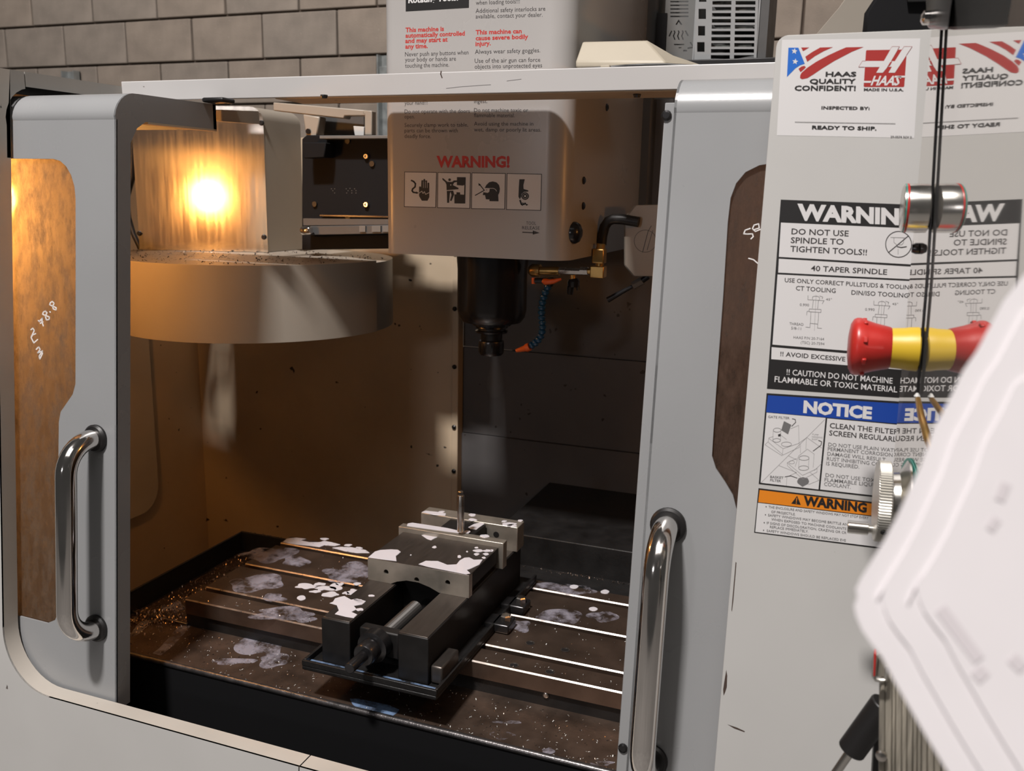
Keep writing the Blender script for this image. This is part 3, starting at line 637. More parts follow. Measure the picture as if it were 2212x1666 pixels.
def pool(m, on, pts, z=0.0006):
    top = [on(*p) + Vector((0, 0, z)) for p in pts]
    cen = sum(top, Vector()) / len(top)
    bot = [p + (p - cen).normalized() * z * 0.8 - Vector((0, 0, z)) for p in top]
    n = len(top); tri = [tuple(t) for t in tessellate_polygon([top])]
    m.add(top + bot, tri + [(i, (i + 1) % n, n + (i + 1) % n, n + i) for i in range(n)])

# ================================================================== tool changer
TC = thing('tool_changer', 'beige drum tool changer carousel lit orange beside the work lamp', 'tool changer', (-1.28, 0.45, 0.465))
CXT, CYT, RT, ZB_, ZT_ = -1.275, 0.448, 0.310, 0.468, 0.622
P1, P2 = onZ(632, 539, ZT_), onZ(792, 560, ZT_)
dl = (P2 - P1).normalized(); nl = Vector((dl.y, -dl.x, 0))
if nl.dot(Vector((CXT, CYT, ZT_)) - P1) < 0: nl = -nl
def clip_circle(r, keep, gap):                # circle cut by the lid joint
    pts = [Vector((CXT + r * math.cos(a), CYT + r * math.sin(a), 0)) for a in [2 * math.pi * i / 160 for i in range(160)]]
    p0 = Vector((P1.x, P1.y, 0)); out = []
    for i, p in enumerate(pts):
        q = pts[(i + 1) % 160]; a, b = ((p - p0).dot(nl) - gap) * keep, ((q - p0).dot(nl) - gap) * keep
        if a >= 0: out.append(p)
        if a * b < 0: out.append(p + (q - p) * (a / (a - b)))
    return out
for keep, gap, r, zt_, nm in ((1, 0.0012, RT, ZT_, 'carousel_cover'), (-1, -0.0012, RT - 0.003, ZT_ - 0.005, 'carousel_lid')):
    MB().tess([[Vector((p.x, p.y, ZB_)) for p in clip_circle(r, keep, gap)]], (0, 0, zt_ - ZB_)).build(nm, 'changer_beige', TC, bevel=0.004, seg=3)
# drive box with its polished plate, turned a little towards the operator
PA = onZ(303, 540, ZT_); PA.z = ZT_ + 0.001
AN = math.radians(20.5); du = Vector((math.cos(AN), math.sin(AN), 0)); dn = Vector((math.sin(AN), -math.cos(AN), 0))
onPl = lambda px, py: onP(px, py, dn, PA)
pw = (onPl(575, 420) - PA).dot(du); ph = onPl(560, 231).z - PA.z; rc = 0.03
q0 = PA + du * pw + Vector((0, 0, 0.15)); dpb = 0.02
while dpb < 0.5:                              # box depth: where its rear edge meets the line of sight read off the photograph
    v_ = q0 + Vector((0, dpb, 0)) - CAM
    if CX + F * (v_.x * R[0][0] + v_.y * R[1][0] + v_.z * R[2][0]) / (v_.x * R[0][2] + v_.y * R[1][2] + v_.z * R[2][2]) >= 652: break
    dpb += 0.002
def pl(u, z, o): return PA + du * u + Vector((0, 0, z)) + dn * o
plate = [(0, 0), (pw, 0), (pw, ph - rc)] + [(pw - rc + rc * math.cos(math.radians(a)), ph - rc + rc * math.sin(math.radians(a))) for a in (15, 30, 45, 60, 75, 90)] + [(rc, ph), (0, ph - rc)]
pt_ = MB().tess([[pl(u, z, 0.003) for u, z in plate]], -dn * 0.003).build('polished_plate', 'aluminium', TC)
pt_['label'] = 'brushed aluminium plate mirroring the lamp'
MB().tess([[pl(u if u > pw / 2 else 0.10 + u * 0.5, z, -0.0005) for u, z in plate]], (0, dpb, 0)).build('drive_box', 'changer_beige', TC, smooth=True)
for p in ((566, 266), (571, 512), (303, 504)):
    q = onPl(*p); MB().lathe([(0.006, 0), (0.006, 0.002), (0.0045, 0.003), (0.0045, 0.007), (0.002, 0.007)], q + dn * 0.003, dn, 12).build('plate_screw', 'black_metal', TC)
q = [onY(*p, 0.42) for p in ((286, 300), (285, 350), (284, 380), (278, 400), (274, 430), (278, 470), (288, 505), (300, 530), (306, 545))]
MB().tube(q, [0.006, 0.006, 0.010, 0.010, 0.006, 0.006, 0.006, 0.006, 0.006], 12).build('cable', 'rubber', TC, smooth=True)
def ontop(r):
    for _ in range(30):
        x, y = CXT + r.uniform(-1, 1) * RT, CYT + r.uniform(-1, 1) * RT
        d = math.hypot(x - CXT, y - CYT)
        if d < RT - 0.008 and y < 0.62 and not (-0.01 < (Vector((x, y, 0)) - PA).dot(du) < pw and -0.005 < (Vector((x, y, 0)) - PA).dot(-dn) < dpb + 0.02): return (x, y, ZT_ if (Vector((x, y, 0)) - Vector((P1.x, P1.y, 0))).dot(nl) > 0 else ZT_ - 0.005)
tag(chips('metal_chips', 520, ontop, 0.0055, ['chip_dark', 'chip_dark', 'chip_dark', 'chip'], seed=4), 'dark metal chips scattered over the tool changer drum top', 'chips')

# carriage behind the drum
YC = 0.50
CG = thing('changer_carriage', 'black slide assembly of the tool changer between drive box and spindle head', 'carriage', tuple(onY(740, 530, YC)))
def quadY(pts, y, dy): return MB().tess([[onY(*p, y) for p in pts]], (0, dy, 0))
quadY([(652, 300), (662, 292), (945, 292), (945, 536), (652, 540)], YC, 0.05).build('slide_plate', 'black_dull', CG, bevel=0.002)  # right end widened behind the head to block overhead light
quadY([(690, 293), (880, 292), (880, 299), (690, 300)], YC - 0.03, 0.03).build('top_rail', 'cabinet_grey', CG, bevel=0.001)
quadY([(654, 308), (704, 308), (700, 340), (656, 342)], YC - 0.04, 0.04).build('sensor_block', 'black_dull', CG, bevel=0.002)
quadY([(690, 463), (880, 467), (880, 472), (690, 468)], YC - 0.012, 0.012).build('lower_rail', 'dark_steel', CG, bevel=0.001)
quadY([(655, 489), (880, 486), (880, 504), (655, 508)], YC - 0.03, 0.03).build('bottom_bar', 'cabinet_dark', CG, bevel=0.001)
quadY([(655, 472), (880, 474), (880, 485), (655, 487)], YC - 0.012, 0.012).build('wiring_duct', 'cabinet_dark', CG)
for x0, x1 in ((776, 789), (803, 822), (826, 880)): quadY([(x0, 488), (x1, 488), (x1, 501), (x0, 501)], YC - 0.034, 0.004).build('label_tag', 'cabinet_grey', CG)
for p in ((793, 338), (793, 442)): MB().lathe([(0.0062, 0), (0.0062, 0.005), (0.005, 0.007), (0.003, 0.007), (0.003, 0.004)], onY(*p, YC), (0, -1, 0), 16).build('cap_screw', 'satin_chrome', CG, smooth=True)
for p in ((752, 305), (805, 354), (681, 441), (752, 470)): MB().lathe([(0.006, 0), (0.006, 0.004), (0.003, 0.004)], onY(*p, YC), (0, -1, 0), 12).build('cap_screw', 'black_metal', CG)
MB().lathe([(0.008, -0.012), (0.0095, -0.01), (0.0095, 0.01), (0.008, 0.012)], onY(662, 498, YC - 0.045), (1, 0, 0.1), 16).build('roller', 'chrome', CG, smooth=True)
q = Print(lambda x, y: onY(x, y, YC), (0, -1, 0), ['cabinet_grey'])
for i, (x, y) in enumerate(((716, 408), (723, 408), (719, 412), (723, 417), (748, 408), (752, 412), (756, 407), (760, 412), (766, 408), (769, 412), (749, 417), (760, 417), (769, 417))): q.disc('cabinet_grey', (x, y), 0.9, 6)
stuff(q.done('dot_marks', CG))
FR = thing('overhead_bracket', 'grey folded bracket above the black changer slide, holding a white clip', 'bracket', tuple(onY(795, 292, 0.52)))
quadY([(590, 221), (640, 225), (790, 238), (790, 250), (744, 250), (742, 256), (660, 247), (590, 239)], 0.52, 0.03).build('top_bar', 'changer_beige', FR, bevel=0.002)
quadY([(784, 238), (803, 239), (803, 293), (788, 293), (788, 246), (784, 246)], 0.50, 0.02).build('end_post', 'changer_beige', FR, bevel=0.002)
quadY([(654, 246), (690, 252), (684, 296), (672, 297), (660, 292)], 0.52, 0.03).build('gusset', 'changer_beige', FR, bevel=0.003)
quadY([(688, 253), (786, 250), (786, 294), (684, 296)], 0.57, 0.004).build('cover_plate', 'cabinet_dark', FR)
MB().lathe([(0.006, 0), (0.006, 0.004), (0.003, 0.004)], onY(667, 284, 0.52), (0, -1, 0), 12).build('bolt', 'dark_steel', FR)
quadY([(763, 272), (786, 274), (786, 293), (766, 293)], 0.53, 0.02).build('white_clip', 'white_plastic', FR, bevel=0.001)

# ================================================================== spindle head
YH = 0.25
HX0, HX1, HZ = -0.838, -0.478, 0.654
HEAD = thing('spindle_head', 'grey spindle head cover printed with safety text above the table', 'spindle head', (-0.66, 0.45, HZ))
rh = 0.042
prof = [(HX0, 0.80)] + arc((HX0 + 0.022, YH + 0.022), 0.022, 180, 270, 6) + arc((HX1 - rh, YH + rh), rh, 270, 360, 10) + [(HX1, 0.80)]
MB().tess([[(x, y, HZ) for x, y in prof]], (0, 0, 0.86)).build('head_cover', 'head_grey', HEAD, smooth=True)
HT = (
    ('ink_red', 'This machine is', (876, 69.5), (959, 66.5), 10, 0.03), ('ink_red', 'automatically controlled', (876, 81.5), (1004, 76.5), 10, 0.03), ('ink_red', 'and may start at', (875.5, 93), (967, 89.5), 10, 0.03), ('ink_red', 'any time.', (875.5, 105), (924, 103.5), 10, 0.03),
    ('ink_dark', 'Never push any buttons when', (875, 122), (1012, 117.5), 10, 0), ('ink_dark', 'your body or hands are', (875, 133.5), (985, 131), 10, 0), ('ink_dark', 'touching the machine.', (875, 146.5), (970, 144), 10, 0),
    ('ink_dark', 'when loading tools!!!', (1028, 10.5), (1123, 7), 10, 0), ('ink_dark', 'Additional safety interlocks are', (1027.5, 28), (1178, 23), 10, 0), ('ink_dark', 'available, contact your dealer.', (1027.5, 40), (1172, 36), 10, 0),
    ('ink_red', 'This machine can', (1027.5, 74.5), (1127, 71.5), 10, 0.03), ('ink_red', 'cause severe bodily', (1027.5, 87), (1141, 83.5), 10, 0.03), ('ink_red', 'injury.', (1027, 99.5), (1060, 97.5), 10, 0.03),
    ('ink_dark', 'Always wear safety goggles.', (1026, 116.5), (1167, 113), 10, 0), ('ink_dark', 'Use of the air gun can force', (1025.5, 136), (1167, 133.5), 10, 0), ('ink_dark', 'objects into unprotected eyes', (1025.5, 148.5), (1171, 145.5), 10, 0),
    ('ink_dark', 'your hand!!!', (874, 227), (924, 225.5), 9, 0), ('ink_dark', 'Do not operate with the doors', (874, 245), (1015, 244), 9, 0), ('ink_dark', 'open.', (874, 256), (896, 256), 9, 0),
    ('ink_dark', 'Securely clamp work to table,', (874, 274.5), (1011, 273.5), 9, 0), ('ink_dark', 'parts can be thrown with', (874, 286), (989, 286), 9, 0), ('ink_dark', 'deadly force.', (874, 298), (931, 298.5), 9, 0),
    ('ink_dark', 'ingest.', (1024, 223), (1053, 222.5), 9, 0), ('ink_dark', 'Do not machine toxic or', (1024, 242), (1141, 242), 9, 0), ('ink_dark', 'flammable material.', (1024, 253), (1112, 253.5), 9, 0),
    ('ink_dark', 'Avoid using the machine in', (1024, 271.5), (1152, 271.5), 9, 0), ('ink_dark', 'wet, damp or poorly lit areas.', (1024, 284), (1169, 284.5), 9, 0),
    ('ink_red', 'WARNING!', (943, 360.5), (1101, 361), 24, 0.045),
    ('ink_dark', 'TOOL', (1136.7, 485.5), (1158, 486), 7.5, 0), ('ink_dark', 'RELEASE', (1128, 495.5), (1166, 496.3), 7.5, 0))
def headprint(): return Print(lambda x, y: onY(x, y, YH), (0, -1, 0), ['ink_black', 'ink_dark', 'ink_red', 'sticker'])
hp = headprint(); hp.poly('ink_black', [(876.5, -60), (1014, -66), (1013, 17), (876.5, 25)]).up(); hp.text('sticker', 'Rotating Tools!', (882, 6.5), (990, 0.5), 14, 0.035)
hp.done('black_heading', HEAD)['label'] = 'black heading with white letters'
for nm_, sel in (('printed_paragraph', lambda q: q[2][0] < 1000 and 60 < q[2][1] < 110), ('printed_paragraph', lambda q: q[2][0] < 1000 and 110 < q[2][1] < 200), ('printed_paragraph', lambda q: q[2][0] < 1000 and 200 < q[2][1] < 310),
                 ('printed_paragraph', lambda q: 1000 < q[2][0] < 1100 and q[2][1] < 60), ('printed_paragraph', lambda q: 1000 < q[2][0] < 1100 and 60 < q[2][1] < 110), ('printed_paragraph', lambda q: 1000 < q[2][0] < 1100 and 110 < q[2][1] < 200), ('printed_paragraph', lambda q: 1000 < q[2][0] < 1100 and 200 < q[2][1] < 310),
                 ('warning_heading', lambda q: 310 < q[2][1] < 400), ('tool_release_mark', lambda q: q[2][1] > 400)):
    hp = headprint()
    for q in HT:
        if sel(q): hp.text(*q, slant=0.0)
    if nm_ == 'tool_release_mark': hp.line('ink_dark', [(1129, 501.8), (1153, 503)], 2.2); hp.poly('ink_dark', [(1151, 498), (1166, 503.2), (1151, 507)])
    stuff(hp.done(nm_, HEAD))
c = lambda x, y: (860 + x / 6.506, 320 + y / 6.506)
PIC = [[(88, 330), (545, 338), (533, 838), (83, 828)], [(555, 340), (1022, 346), (1012, 852), (550, 842)], [(1035, 345), (1513, 353), (1502, 862), (1028, 855)], [(1528, 352), (2022, 364), (2008, 880), (1520, 868)]]
pics = []
for i, q in enumerate(PIC):
    p = Print(lambda x, y: onY(x, y, YH), (0, -1, 0), ['sticker', 'ink_black', 'ink_red'])
    p.poly('ink_black', [c(*v) for v in q]).up()
    cx_, cy_ = sum(v[0] for v in q) / 4, sum(v[1] for v in q) / 4
    p.poly('sticker', [c(v[0] + (9 if v[0] < cx_ else -9), v[1] + (9 if v[1] < cy_ else -9)) for v in q]).up(); pics.append(p)
p = pics[0]
p.poly('ink_black', [c(*v) for v in ((295, 545), (312, 536), (325, 550), (328, 460), (340, 446), (354, 460), (358, 440), (370, 430), (382, 442), (386, 462), (398, 450), (410, 462), (414, 492), (428, 482), (440, 494), (440, 690), (415, 740), (335, 740), (296, 675))])
p.line('ink_black', [c(*v) for v in ((188, 455), (220, 470), (245, 500), (240, 545), (205, 575), (198, 600), (215, 622), (270, 630))], 3.4); p.line('ink_black', [c(*v) for v in ((255, 612), (290, 630), (258, 640))], 0.8); p.up()
p.line('sticker', [c(*v) for v in ((298, 632), (335, 605), (352, 638), (372, 612), (388, 650), (440, 625))], 1.2)
for x in (356, 384, 412): p.line('sticker', [c(x, 470), c(x, 560)], 0.7)
p = pics[1]
p.disc('ink_black', c(725, 445), 2.9)
p.poly('ink_black', [c(*v) for v in ((622, 420), (640, 428), (695, 475), (760, 475), (785, 455), (830, 455), (830, 475), (790, 485), (770, 520), (850, 560), (850, 578), (683, 592), (680, 515), (665, 480), (625, 445))])
p.poly('ink_black', [c(*v) for v in ((685, 602), (775, 598), (790, 650), (752, 745), (730, 738), (752, 660), (738, 615), (728, 640), (718, 770), (690, 770))])
p.poly('ink_black', [c(*v) for v in ((828, 408), (952, 410), (945, 780), (792, 778), (792, 652), (820, 650), (822, 620), (872, 622), (874, 652), (928, 655), (932, 520), (910, 528), (826, 520))])
p.up(); p.disc('sticker', c(742, 518), 1.3); p.line('sticker', [c(685, 598), c(850, 580)], 0.7)
p = pics[2]
p.poly('ink_black', [c(*v) for v in ((1218, 562), (1240, 520), (1280, 480), (1330, 468), (1385, 482), (1420, 520), (1432, 570), (1425, 625), (1408, 660), (1412, 748), (1285, 746), (1285, 722), (1235, 720), (1222, 662), (1190, 660), (1200, 620), (1260, 630), (1282, 615), (1288, 575), (1270, 562))])
p.line('ink_black', [c(1085, 665), c(1212, 594), c(1145, 510)], 2.0); p.poly('ink_black', [c(1128, 492), c(1165, 515), c(1135, 532)]); p.disc('ink_black', c(1245, 588), 1.0, 8); p.up()
p.line('sticker', [c(*v) for v in ((1270, 566), (1340, 566), (1370, 580), (1385, 605))], 1.1)
p = pics[3]
p.poly('ink_black', [c(*v) for v in ((1705, 438), (1782, 438), (1762, 520), (1765, 575), (1832, 595), (1830, 612), (1770, 615), (1735, 645), (1728, 690), (1712, 720), (1692, 685), (1697, 560))])
p.disc('ink_black', c(1786, 675), 8.2); p.line('ink_black', [c(1715, 735), c(1735, 790), c(1750, 800)], 3.5); p.line('ink_black', [c(1752, 770), c(1770, 795), c(1785, 772), c(1805, 800), c(1820, 795)], 2.4); p.up()
p.ring('sticker', c(1786, 675), 5.4, 0.7); p.disc('sticker', c(1786, 675), 2.2)
for p, lb in zip(pics, ('electric shock hazard pictogram', 'crushing hazard pictogram', 'flying particle hazard pictogram', 'hand in rotating tool pictogram')): p.done('pictogram_sign', HEAD)['label'] = lb
# right side of the head
for p in ((1260, 390), (1259, 445), (1310, 232)): MB().lathe([(0.007, -0.002), (0.007, 0.002), (0.004, 0.004)], onX(*p, HX1), (1, 0, 0), 14).build('side_bolt', 'dark_steel', HEAD, smooth=True)
MB().lathe([(0.020, -0.002), (0.020, 0.004), (0.016, 0.011), (0.008, 0.015), (0.002, 0.016)], onX(1239, 503, HX1), (1, 0, 0), 20).build('release_button', 'black_satin', HEAD, smooth=True)
# spindle nose
YS = 0.445
ax = onY(1063, 640, YS); sx = ax.x; pxm = 1947 / ((ax - CAM).dot(Vector((R[0][2], R[1][2], R[2][2]))))
zq = lambda py: onY(1063, py, YS).z
MB().lathe([(0.055, HZ + 0.01), (0.082, HZ + 0.01), (0.082, HZ - 0.008), (0.074, HZ - 0.010), (75 / pxm, zq(582)), (75 / pxm, zq(668)), (72 / pxm, zq(683)), (64 / pxm, zq(694)), (36 / pxm, zq(699))], (sx, YS, 0), n=48).build('spindle_nose', 'black_satin', HEAD, smooth=True)
MB().lathe([(0.04, zq(697)), (0.040, zq(702)), (0.036, zq(703)), (0.03, zq(703))], (sx, YS, 0), n=40).build('spindle_ring', 'dark_steel', HEAD, smooth=True)
# cutter holder in the spindle
TH = thing('tool_holder', 'black collet chuck tool holder clamped in the spindle nose', 'tool holder', (sx, YS, zq(766)))
MB().lathe([(0.024, zq(703)), (0.033, zq(704)), (0.034, zq(707)), (0.029, zq(709)), (0.029, zq(712)), (0.034, zq(714)), (0.033, zq(718)), (0.024, zq(720))], (sx, YS, 0), n=40).build('flange', 'dark_steel', TH, smooth=True)
MB().lathe([(0.0225, zq(720)), (0.0225, zq(733)), (0.021, zq(736))], (sx, YS, 0), n=40).build('shank', 'black_metal', TH, smooth=True)
m = MB().lathe([(0.020, zq(735)), (0.0255, zq(736)), (0.0262, zq(739)), (0.0262, zq(761)), (0.0235, zq(766)), (0.012, zq(766)), (0.012, zq(762))], (sx, YS, 0), n=40); m.build('collet_nut', 'dark_steel', TH, smooth=True)
for i in range(6):
    a = i * math.pi / 3 + 0.2; MB().box(-0.004, 0.004, 0.0255, 0.0268, zq(760), zq(740), Matrix.Translation((sx, YS, 0)) @ Matrix.Rotation(a, 4, 'Z')).build('nut_slot', 'black_paint', TH)

# ------------------------------------------------------------------ coolant plumbing right of the spindle
YV = 0.43
PL = thing('coolant_manifold', 'brass coolant pipe fittings under the right edge of the spindle head', 'pipe fittings', tuple(onY(1220, 590, YV)))
def tubeY(pts, y, r, n=14): return MB().tube([onY(*p, y) for p in pts], r, n)
tubeY([(1143, 584), (1150, 584), (1167, 585)], YV, [0.008, 0.013, 0.013]).build('brass_elbow', 'brass', PL, smooth=True)
tubeY([(1166, 585), (1208, 586)], YV, 0.0085).build('brass_pipe', 'brass', PL, smooth=True)
tubeY([(1207, 585), (1222, 585.5)], YV, 0.0075, 6).build('hex_nut', 'bright_steel', PL)
tubeY([(1222, 586), (1254, 587)], YV, 0.0068, 6).build('hex_body', 'bright_steel', PL)
tubeY([(1254, 585.5), (1270, 586)], YV, 0.0085, 6).build('hex_nut', 'bright_steel', PL)
tubeY([(1270, 586), (1278, 586)], YV, 0.006).build('brass_pipe', 'brass', PL, smooth=True)
a, b = onY(1277, 599, YV), onY(1308, 575, YV); MB().box(a.x, b.x, YV - 0.012, YV + 0.012, a.z, b.z).build('brass_block', 'brass', PL, bevel=0.002)
a, b = onY(1282, 568, YV), onY(1308, 538, YV); MB().box(a.x, b.x, YV - 0.012, YV + 0.012, a.z, b.z).build('brass_block', 'brass', PL, bevel=0.002)
tubeY([(1295, 577), (1296, 566)], YV, 0.008).build('brass_pipe', 'brass', PL, smooth=True)
tubeY([(1297, 538), (1299, 527)], YV, 0.0085).build('hose_ferrule', 'brass', PL, smooth=True)
tubeY([(1299, 529), (1301, 510), (1306, 490), (1314, 478), (1325, 473), (1345, 474), (1380, 480)], YV + 0.03, 0.010, 14).build('coolant_hose', 'rubber', PL, smooth=True)
tubeY([(1237, 594), (1238, 604)], YV, 0.006).build('brass_pipe', 'brass', PL, smooth=True)
tubeY([(1238, 602), (1239, 608), (1239, 620)], YV, [0.009, 0.0125, 0.011]).build('valve_body', 'black_satin', PL, smooth=True)
tubeY([(1233, 618), (1231, 636)], YV, [0.007, 0.006]).build('valve_lever', 'black_satin', PL, smooth=True)
tubeY([(1247, 616), (1249, 627)], YV, 0.004).build('valve_lever', 'black_satin', PL, smooth=True)
HS = thing('coolant_hose', 'segmented blue coolant hose with orange nozzle beside the collet chuck', 'hose', tuple(onY(1175, 600, 0.41)))
path = [(1186, 615), (1180, 626), (1176, 637), (1173, 648), (1171, 659), (1170, 670), (1170, 681), (1171, 692), (1172, 702), (1172, 712), (1170, 722), (1166, 731), (1160, 738), (1152, 744), (1145, 748)]
pts = [onY(*p, 0.41) for p in path]
for i in range(len(pts) - 1):
    a, b = pts[i], pts[i + 1]; d = b - a
    MB().tube([a, a + d * 0.2, a + d * 0.5, a + d * 0.75, a + d * 1.02], [0.0045, 0.0074, 0.0078, 0.0068, 0.0045], 14).build('hose_segment', 'blue_plastic', HS, smooth=True)
a, b, e = onY(1144, 749, 0.41), onY(1137, 752, 0.41), onY(1115, 758, 0.41)
MB().tube([a, b, b + (e - b) * 0.1, e], [0.0082, 0.0086, 0.0066, 0.0036], 16).build('nozzle', 'orange_plastic', HS, smooth=True)
tubeY([(1156, 606), (1194, 606)], 0.41, 0.0055).build('valve_stem', 'black_satin', HS, smooth=True)
tubeY([(1153, 600), (1153, 613)], 0.41, [0.004, 0.0045]).build('valve_wing', 'orange_plastic', HS, smooth=True)
tubeY([(1172, 606), (1178, 609), (1196, 608), (1212, 603)], 0.405, [0.004, 0.0065, 0.005, 0.0022]).build('valve_wing', 'orange_plastic', HS, smooth=True)
tubeY([(1190, 600), (1188, 618)], 0.41, [0.008, 0.0065]).build('hose_socket', 'black_satin', HS, smooth=True)
# faint coolant mist under the nut
mm = bpy.data.materials.new('mist'); mm.use_nodes = True; nt = mm.node_tree; nt.nodes.clear()
vo = nt.nodes.new('ShaderNodeVolumeScatter'); vo.inputs['Density'].default_value = 1.1; vo.inputs['Color'].default_value = (1, 1, 1, 1)
ou = nt.nodes.new('ShaderNodeOutputMaterial'); nt.links.new(vo.outputs[0], ou.inputs['Volume']); MATS['mist'] = mm
ms = MB().lathe([(0.004, zq(768)), (0.010, zq(785)), (0.017, zq(810)), (0.019, zq(835)), (0.010, zq(855))], (sx + 0.014, YS - 0.01, 0), n=20).build('coolant_mist', 'mist', smooth=True)
tag(stuff(ms), 'faint plume of coolant mist drifting below the collet nut', 'mist')

JB = thing('junction_box', 'beige octagonal junction box with a round emblem beside the right door', 'junction box', tuple(onY(1395, 597, 0.47)))
oc = [(1347, 470), (1369, 443), (1460, 441), (1480, 468), (1480, 572), (1462, 598), (1366, 597), (1347, 574)]
jb = quadY(oc, 0.47, 0.09).build('box_body', 'changer_beige', JB, bevel=0.004)
e = Print(lambda x, y: onY(x, y, 0.47), (0, -1, 0), ['inside_dark'])
e.ring('inside_dark', (1394, 521), 24, 1.0); e.line('inside_dark', [(1388, 545), (1400, 500), (1407, 488)], 1.4); e.line('inside_dark', [(1398, 540), (1410, 498)], 1.2)
e.done('round_emblem', JB)
tg = thing('tagged_lever', 'thin dark rod with a grey sleeve slanting below the junction box', 'rod', tuple(onY(1350, 625, 0.50)))
tubeY([(1313, 648), (1345, 630), (1366, 619)], 0.50, [0.006, 0.0045, 0.0035]).build('rod', 'black_metal', tg, smooth=True)
tubeY([(1368, 617), (1388, 606)], 0.50, 0.0085, 6).build('sleeve', 'cabinet_grey', tg)
tubeY([(1388, 606), (1400, 597)], 0.50, 0.006).build('rod', 'black_metal', tg, smooth=True)

# column and cabinets behind the beam
COLM = thing('machine_column', 'dark machine column rising behind the spindle head', 'column', (-0.5, 0.95, -0.6))
MB().box(-0.80, -0.455, 0.80, 1.25, HZ + 0.06, 1.55).build('column_body', 'cabinet_dark', COLM, bevel=0.006)
MB().box(-0.80, 0.30, 0.845, 1.25, -0.60, HZ + 0.06).build('column_base', 'cabinet_dark', COLM, bevel=0.006)

# ================================================================== machine table with its coolant tray
TX0, TX1 = -1.1365, -0.17
TB = thing('machine_table', 'oily steel milling table with long slots in a black coolant tray', 'machine table', (-0.65, 0.17, -0.20))
def strip(y0, y1, z0, nm='table_strip', mt=('table_steel', 'table_edge')):
    ch = 0.0022
    pr = [(y0, z0), (y0, -ch), (y0 + ch, 0), (y1, 0), (y1, z0)]
    m = MB(); a = [Vector((TX0, y, z)) for y, z in pr]; o = Vector((TX1 - TX0, 0, 0)); n = len(pr)
    for i in range(n):
        m.k = 1 if i == 1 else 0
        m.add([a[i], a[(i + 1) % n], a[(i + 1) % n] + o, a[i] + o], [(0, 1, 2, 3)])
    m.k = 0; m.add(a, [tuple(range(n))]); m.add([p + o for p in a], [tuple(reversed(range(n)))])
    return m.build(nm, list(mt), TB)
for y0, y1 in ((-0.004, 0.040), (0.0559, 0.1635), (0.1795, 0.2886), (0.3046, 0.342)): strip(y0, y1, -0.022)
MB().box(TX0, TX1, -0.004, 0.342, -0.030, -0.022).build('table_body', 'table_steel', TB)
MB().box(TX0 - 0.004, TX1, 0.002, 0.338, -0.060, -0.030).build('table_base', 'pan_black', TB)
zt = -0.0575
MB().box(-1.275, -0.10, -0.128, 0.345, zt - 0.006, zt).build('tray_floor', 'tray_steel', TB)
MB().tube([(-1.275, -0.131, zt + 0.002), (-0.10, -0.131, zt + 0.002)], 0.0055, 12).build('tray_lip', 'lip_steel', TB, smooth=True)
MB().box(-1.275, -0.10, -0.134, -0.129, -0.19, zt - 0.002).build('tray_apron', 'black_dull', TB)
MB().box(-1.278, -1.272, -0.128, 0.350, -0.19, -0.012).build('tray_rim', 'pan_black', TB, bevel=0.001)
MB().box(-1.275, -0.10, 0.345, 0.351, -0.19, -0.010).build('tray_rim', 'pan_black', TB, bevel=0.001)
MB().box(-1.272, TX0, -0.003, 0.002, zt, zt + 0.006).build('tray_ridge', 'lip_steel', TB, bevel=0.001)
MB().box(-1.05, -0.30, 0.0, 0.34, -0.40, -0.066).build('saddle', 'pan_black', TB)
for p in ((1145, 1390), (1221, 1405), (1110, 1438), (1188, 1452)):
    q = onZ(*p, 0.0); MB().lathe([(0.0075, 0.0002), (0.0080, 0.0009), (0.0068, 0.0010), (0.0066, 0.0003)], q, (0, 0, 1), 20).mat(1).lathe([(0.0067, 0.0003), (0.001, 0.0004)], q, (0, 0, 1), 20).build('bolt_hole', ['table_edge', 'ink_black'], TB)
q = onY(1179, 1502, 0.0); MB().lathe([(0.005, -0.002), (0.005, 0.003), (0.003, 0.004)], (q.x, 0.002, q.z), (0, -1, 0), 12).build('drain_screw', 'bright_steel', TB)

T0 = lambda x, y: onZ(x, y, 0.0)
TT = lambda x, y: onZ(x, y, zt)
# milky coolant on the table
m = MB()
for p in ((1240, 1268, 9, 4), (1307, 1279, 9, 4), (1281, 1316, 9, 4), (651, 1292, 9, 5)): blob(m, T0, p[:2], p[2], p[3], int(p[0]), rough=0.12)
pool(m, T0, [(612, 1171), (620, 1164), (640, 1162), (662, 1165), (650, 1168), (668, 1172), (690, 1172), (700, 1169), (716, 1172), (735, 1177), (722, 1180), (700, 1178), (690, 1182), (668, 1179), (645, 1177), (628, 1175)])
pool(m, T0, [(718, 1184), (735, 1182), (760, 1183), (790, 1189), (798, 1195), (770, 1195), (745, 1191)])
blob(m, T0, (700, 1165), 9, 2, 301); blob(m, T0, (752, 1178), 8, 2, 302); blob(m, T0, (775, 1184), 7, 2, 303)
for i, (x, y, a, b) in enumerate(((660, 1268, 22, 5), (700, 1272, 20, 5), (728, 1270, 12, 7), (764, 1278, 16, 5), (712, 1285, 18, 5), (790, 1290, 10, 5), (735, 1262, 8, 3), (770, 1262, 7, 3), (748, 1282, 6, 3), (690, 1262, 12, 3), (681, 1279, 10, 2.5))): blob(m, T0, (x, y), a, b, 40 + i, rough=0.6)
tag(stuff(m.build('spilled_coolant', 'milk', fix=True)), 'opaque white coolant drops and puddles lying on the steel table strips', 'coolant')
m = MB()
